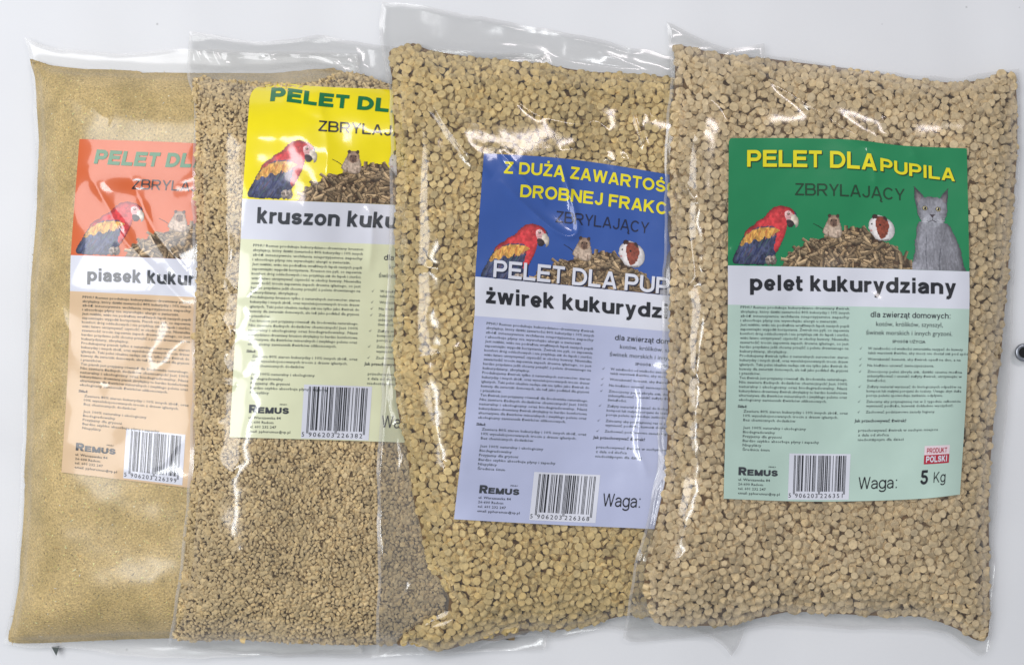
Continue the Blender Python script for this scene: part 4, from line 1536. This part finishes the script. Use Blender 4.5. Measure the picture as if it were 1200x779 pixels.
pcol = tone((202, 178, 124), 0.08, 0.04)
v, f, c = join([core(2, 8, (118, 90, 52)), scatter(2, pp, poisson(2, 7.4, 260000, 31), 0.0, pellet_size(9.7, 3, 9), 0.36, pcol, 32, 0.08),  # core toned dark to paint the shade between pellets
                scatter(2, pp, poisson(2, 7.0, 170000, 33), 3.8, pellet_size(9.7, 4, 9.5), 0.3, pcol, 34, 0.08)])
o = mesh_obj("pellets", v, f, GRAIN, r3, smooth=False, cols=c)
o["kind"] = "stuff"
build_film(2, r3, FILM_B)
lm3 = LabelMap(2, [(0, [(567, 180), (640, 184), (700, 191), (780, 204), (848, 216)]), (144, [(557, 324), (640, 332), (780, 346), (838, 352)]), (190, [(556, 370), (660, 378), (782, 388), (836, 393)]),
                   (310, [(545, 490), (660, 496), (760, 501), (826, 504)]), (428, [(532, 608), (640, 614), (755, 619), (815, 622)])])
lab = label_sheet(lm3, 0, 428, [144, 190], [mat_print("royal blue print", (52, 86, 158)), MW, mat_print("lavender print", (180, 186, 214))], r3)
pictures(lm3, lab, ["parrot_picture", "pellet_heap_picture", "gerbil_picture", "guinea_pig_picture", "cat_picture"], 144, dx=1.0, dy=-1.0)
h3 = Ink().word("Z DUŻĄ ZAWARTOŚCIĄ", 25, 22, 14, 251, 0.2).word("DROBNEJ FRAKCJI", 46, 48, 14.5, 236, 0.2)
print_obj("heading", h3, lm3, MY, lab, 1.2)
print_obj("subheading", Ink().word("ZBRYLAJĄCY", 90, 73, 13, 200, 0.13), lm3, MBK, lab, 1.2)
print_obj("heading_shadow", Ink().word("PELET DLA PUPILA", 22.4, 144, 20, 273.4, 0.18), lm3, MBK, lab, 1.25)
print_obj("pet_heading", Ink().word("PELET DLA PUPILA", 21, 142.6, 20, 272, 0.18), lm3, MW, lab, 1.45)
print_obj("product_name", Ink().word("żwirek kukurydziany", 13, 174, 19.5, 276, 0.205), lm3, MK, lab, 1.2)
body_print(lm3, lab, MS, MG, BODY['z'], 199, 5.25, yR=206)
maker_mark(lm3, lab, MG, 26, 396)
barcode(lm3, lab, "5906203226368", 88, 368, 166, 424, MW, MK)
print_obj("weight", Ink().word("Waga:", 172, 404, 15, 216, 0.11), lm3, MK, lab, 1.2)

# ------------------------------------------------------------------ bag 4: large pellets
r4 = bag_empty("litter_bag", "clear bag of round corn pellets with a whole green label reading 5 Kg, topmost bag", 3, GROUP)
pcol4 = tone((206, 184, 144), 0.07, 0.025)
v, f, c = join([core(3, 9, (122, 94, 58)), scatter(3, pp, poisson(3, 7.9, 260000, 41), 0.0, pellet_size(10.1, 4, 11.5), 0.36, pcol4, 42, 0.08),  # gap shade put into the core's darker colour
                scatter(3, pp, poisson(3, 7.6, 170000, 43), 4.0, pellet_size(10.1, 5, 11), 0.3, pcol4, 44, 0.08)])
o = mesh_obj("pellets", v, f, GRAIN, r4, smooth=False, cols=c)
o["kind"] = "stuff"
build_film(3, r4, FILM_B)
lm4 = LabelMap(3, [(0, [(854, 162), (930, 162), (1000, 164), (1060, 171), (1133, 174)]), (149, [(853, 311), (1000, 314), (1136, 318)]), (196, [(853, 357), (1000, 359), (1136, 362)]),
                   (300, [(851, 463), (1000, 466), (1132, 466)]), (420, [(848, 584), (930, 587), (1000, 587), (1080, 584), (1125, 579)])])
lab = label_sheet(lm4, 0, 420, [149, 196], [mat_print("leaf green print", (30, 130, 82)), MW, mat_print("mint print", (182, 206, 194))], r4, round_top=4)
pictures(lm4, lab, ["parrot_picture", "pellet_heap_picture", "gerbil_picture", "guinea_pig_picture", "cat_picture"], 149)


def h4(dx, dy):
    return Ink().word("PELET DLA", 22 + dx, 33.5 + dy, 19.5, 176 + dx, 0.2).word(
        "PUPILA", 180.5 + dx, 33 + dy, 15.5, 269 + dx, 0.2, bend=lambda x: (x - 181) * 0.085)


print_obj("heading_shadow", h4(1.2, 1.2), lm4, MSH, lab, 1.2)
print_obj("heading", h4(0, 0), lm4, MY, lab, 1.45)
print_obj("subheading", Ink().word("ZBRYLAJĄCY", 79, 66, 14, 209, 0.13), lm4, MSH, lab, 1.2)
print_obj("product_name", Ink().word("pelet kukurydziany", 26, 178.5, 19.5, 268, 0.205), lm4, MK, lab, 1.2)
body_print(lm4, lab, MS, MG, BODY['z'], 200, 5.05, yR=208)
maker_mark(lm4, lab, MG, 17, 392)
barcode(lm4, lab, "5906203226351", 77, 365, 150, 418, MW, MK)
print_obj("weight", Ink().word("Waga:", 161, 406, 14, 207, 0.11).word("5", 235, 403, 17, 244, 0.19).word("Kg", 251, 402, 13, 265, 0.11), lm4, MK, lab, 1.2)
print_obj("origin_badge", Ink().rect(238, 357, 268, 368), lm4, MPK, lab, 0.9)
print_obj("origin_badge_band", Ink().rect(238, 368, 268, 379), lm4, MRED, lab, 0.9)
print_obj("origin_word", Ink().word("PRODUKT", 241, 366, 6.2, 265, 0.17, res=0.4), lm4, MRED, lab, 1.2)
print_obj("origin_word_white", Ink().word("POLSKI", 240.5, 377, 7.6, 265.5, 0.22, res=0.4), lm4, MW, lab, 1.2)

# ------------------------------------------------------------------ the eyelet at the right hand edge of the sheet
def lathe(profile, cx, cy, n=40):
    V, F = [], []
    for r, z in profile:
        for i in range(n):
            a = math.tau * i / n
            V.append((cx + r * math.cos(a), cy + r * math.sin(a), z))
    for j in range(len(profile) - 1):
        for i in range(n):
            F.append([j * n + i, j * n + (i + 1) % n, (j + 1) * n + (i + 1) % n, (j + 1) * n + i])
    return V, F


m, nt, N, L, b = new_mat("dark eyelet metal")
b.inputs["Base Color"].default_value = (0.30, 0.32, 0.36, 1); b.inputs["Metallic"].default_value = 0.7; b.inputs["Roughness"].default_value = 0.3
mh, nt, N, L, b = new_mat("dark eyelet hole")
b.inputs["Base Color"].default_value = (0.006, 0.006, 0.007, 1); b.inputs["Roughness"].default_value = 0.9
ex, ey = [float(q_) for q_ in world_pt(1200, 413, 0)[:2]]
e = bpy.data.objects.new("eyelet", None)
C.objects.link(e)
e.location = (ex, ey, 0); BASE[e.name] = (ex, ey, 0)
e["label"] = "dark metal eyelet in the white sheet at the right edge"; e["category"] = "eyelet"
V, F = lathe([(0.0055, -0.0005), (0.0055, 0.0006), (0.0048, 0.0011), (0.0038, 0.0012), (0.0031, 0.0004), (0.0030, -0.0005)], ex, ey)
mesh_obj("rim", V, F, m, e, smooth=True)
V, F = lathe([(0.0031, 0.0001), (0.0001, 0.0001)], ex, ey)
mesh_obj("hole", V, F, mh, e)
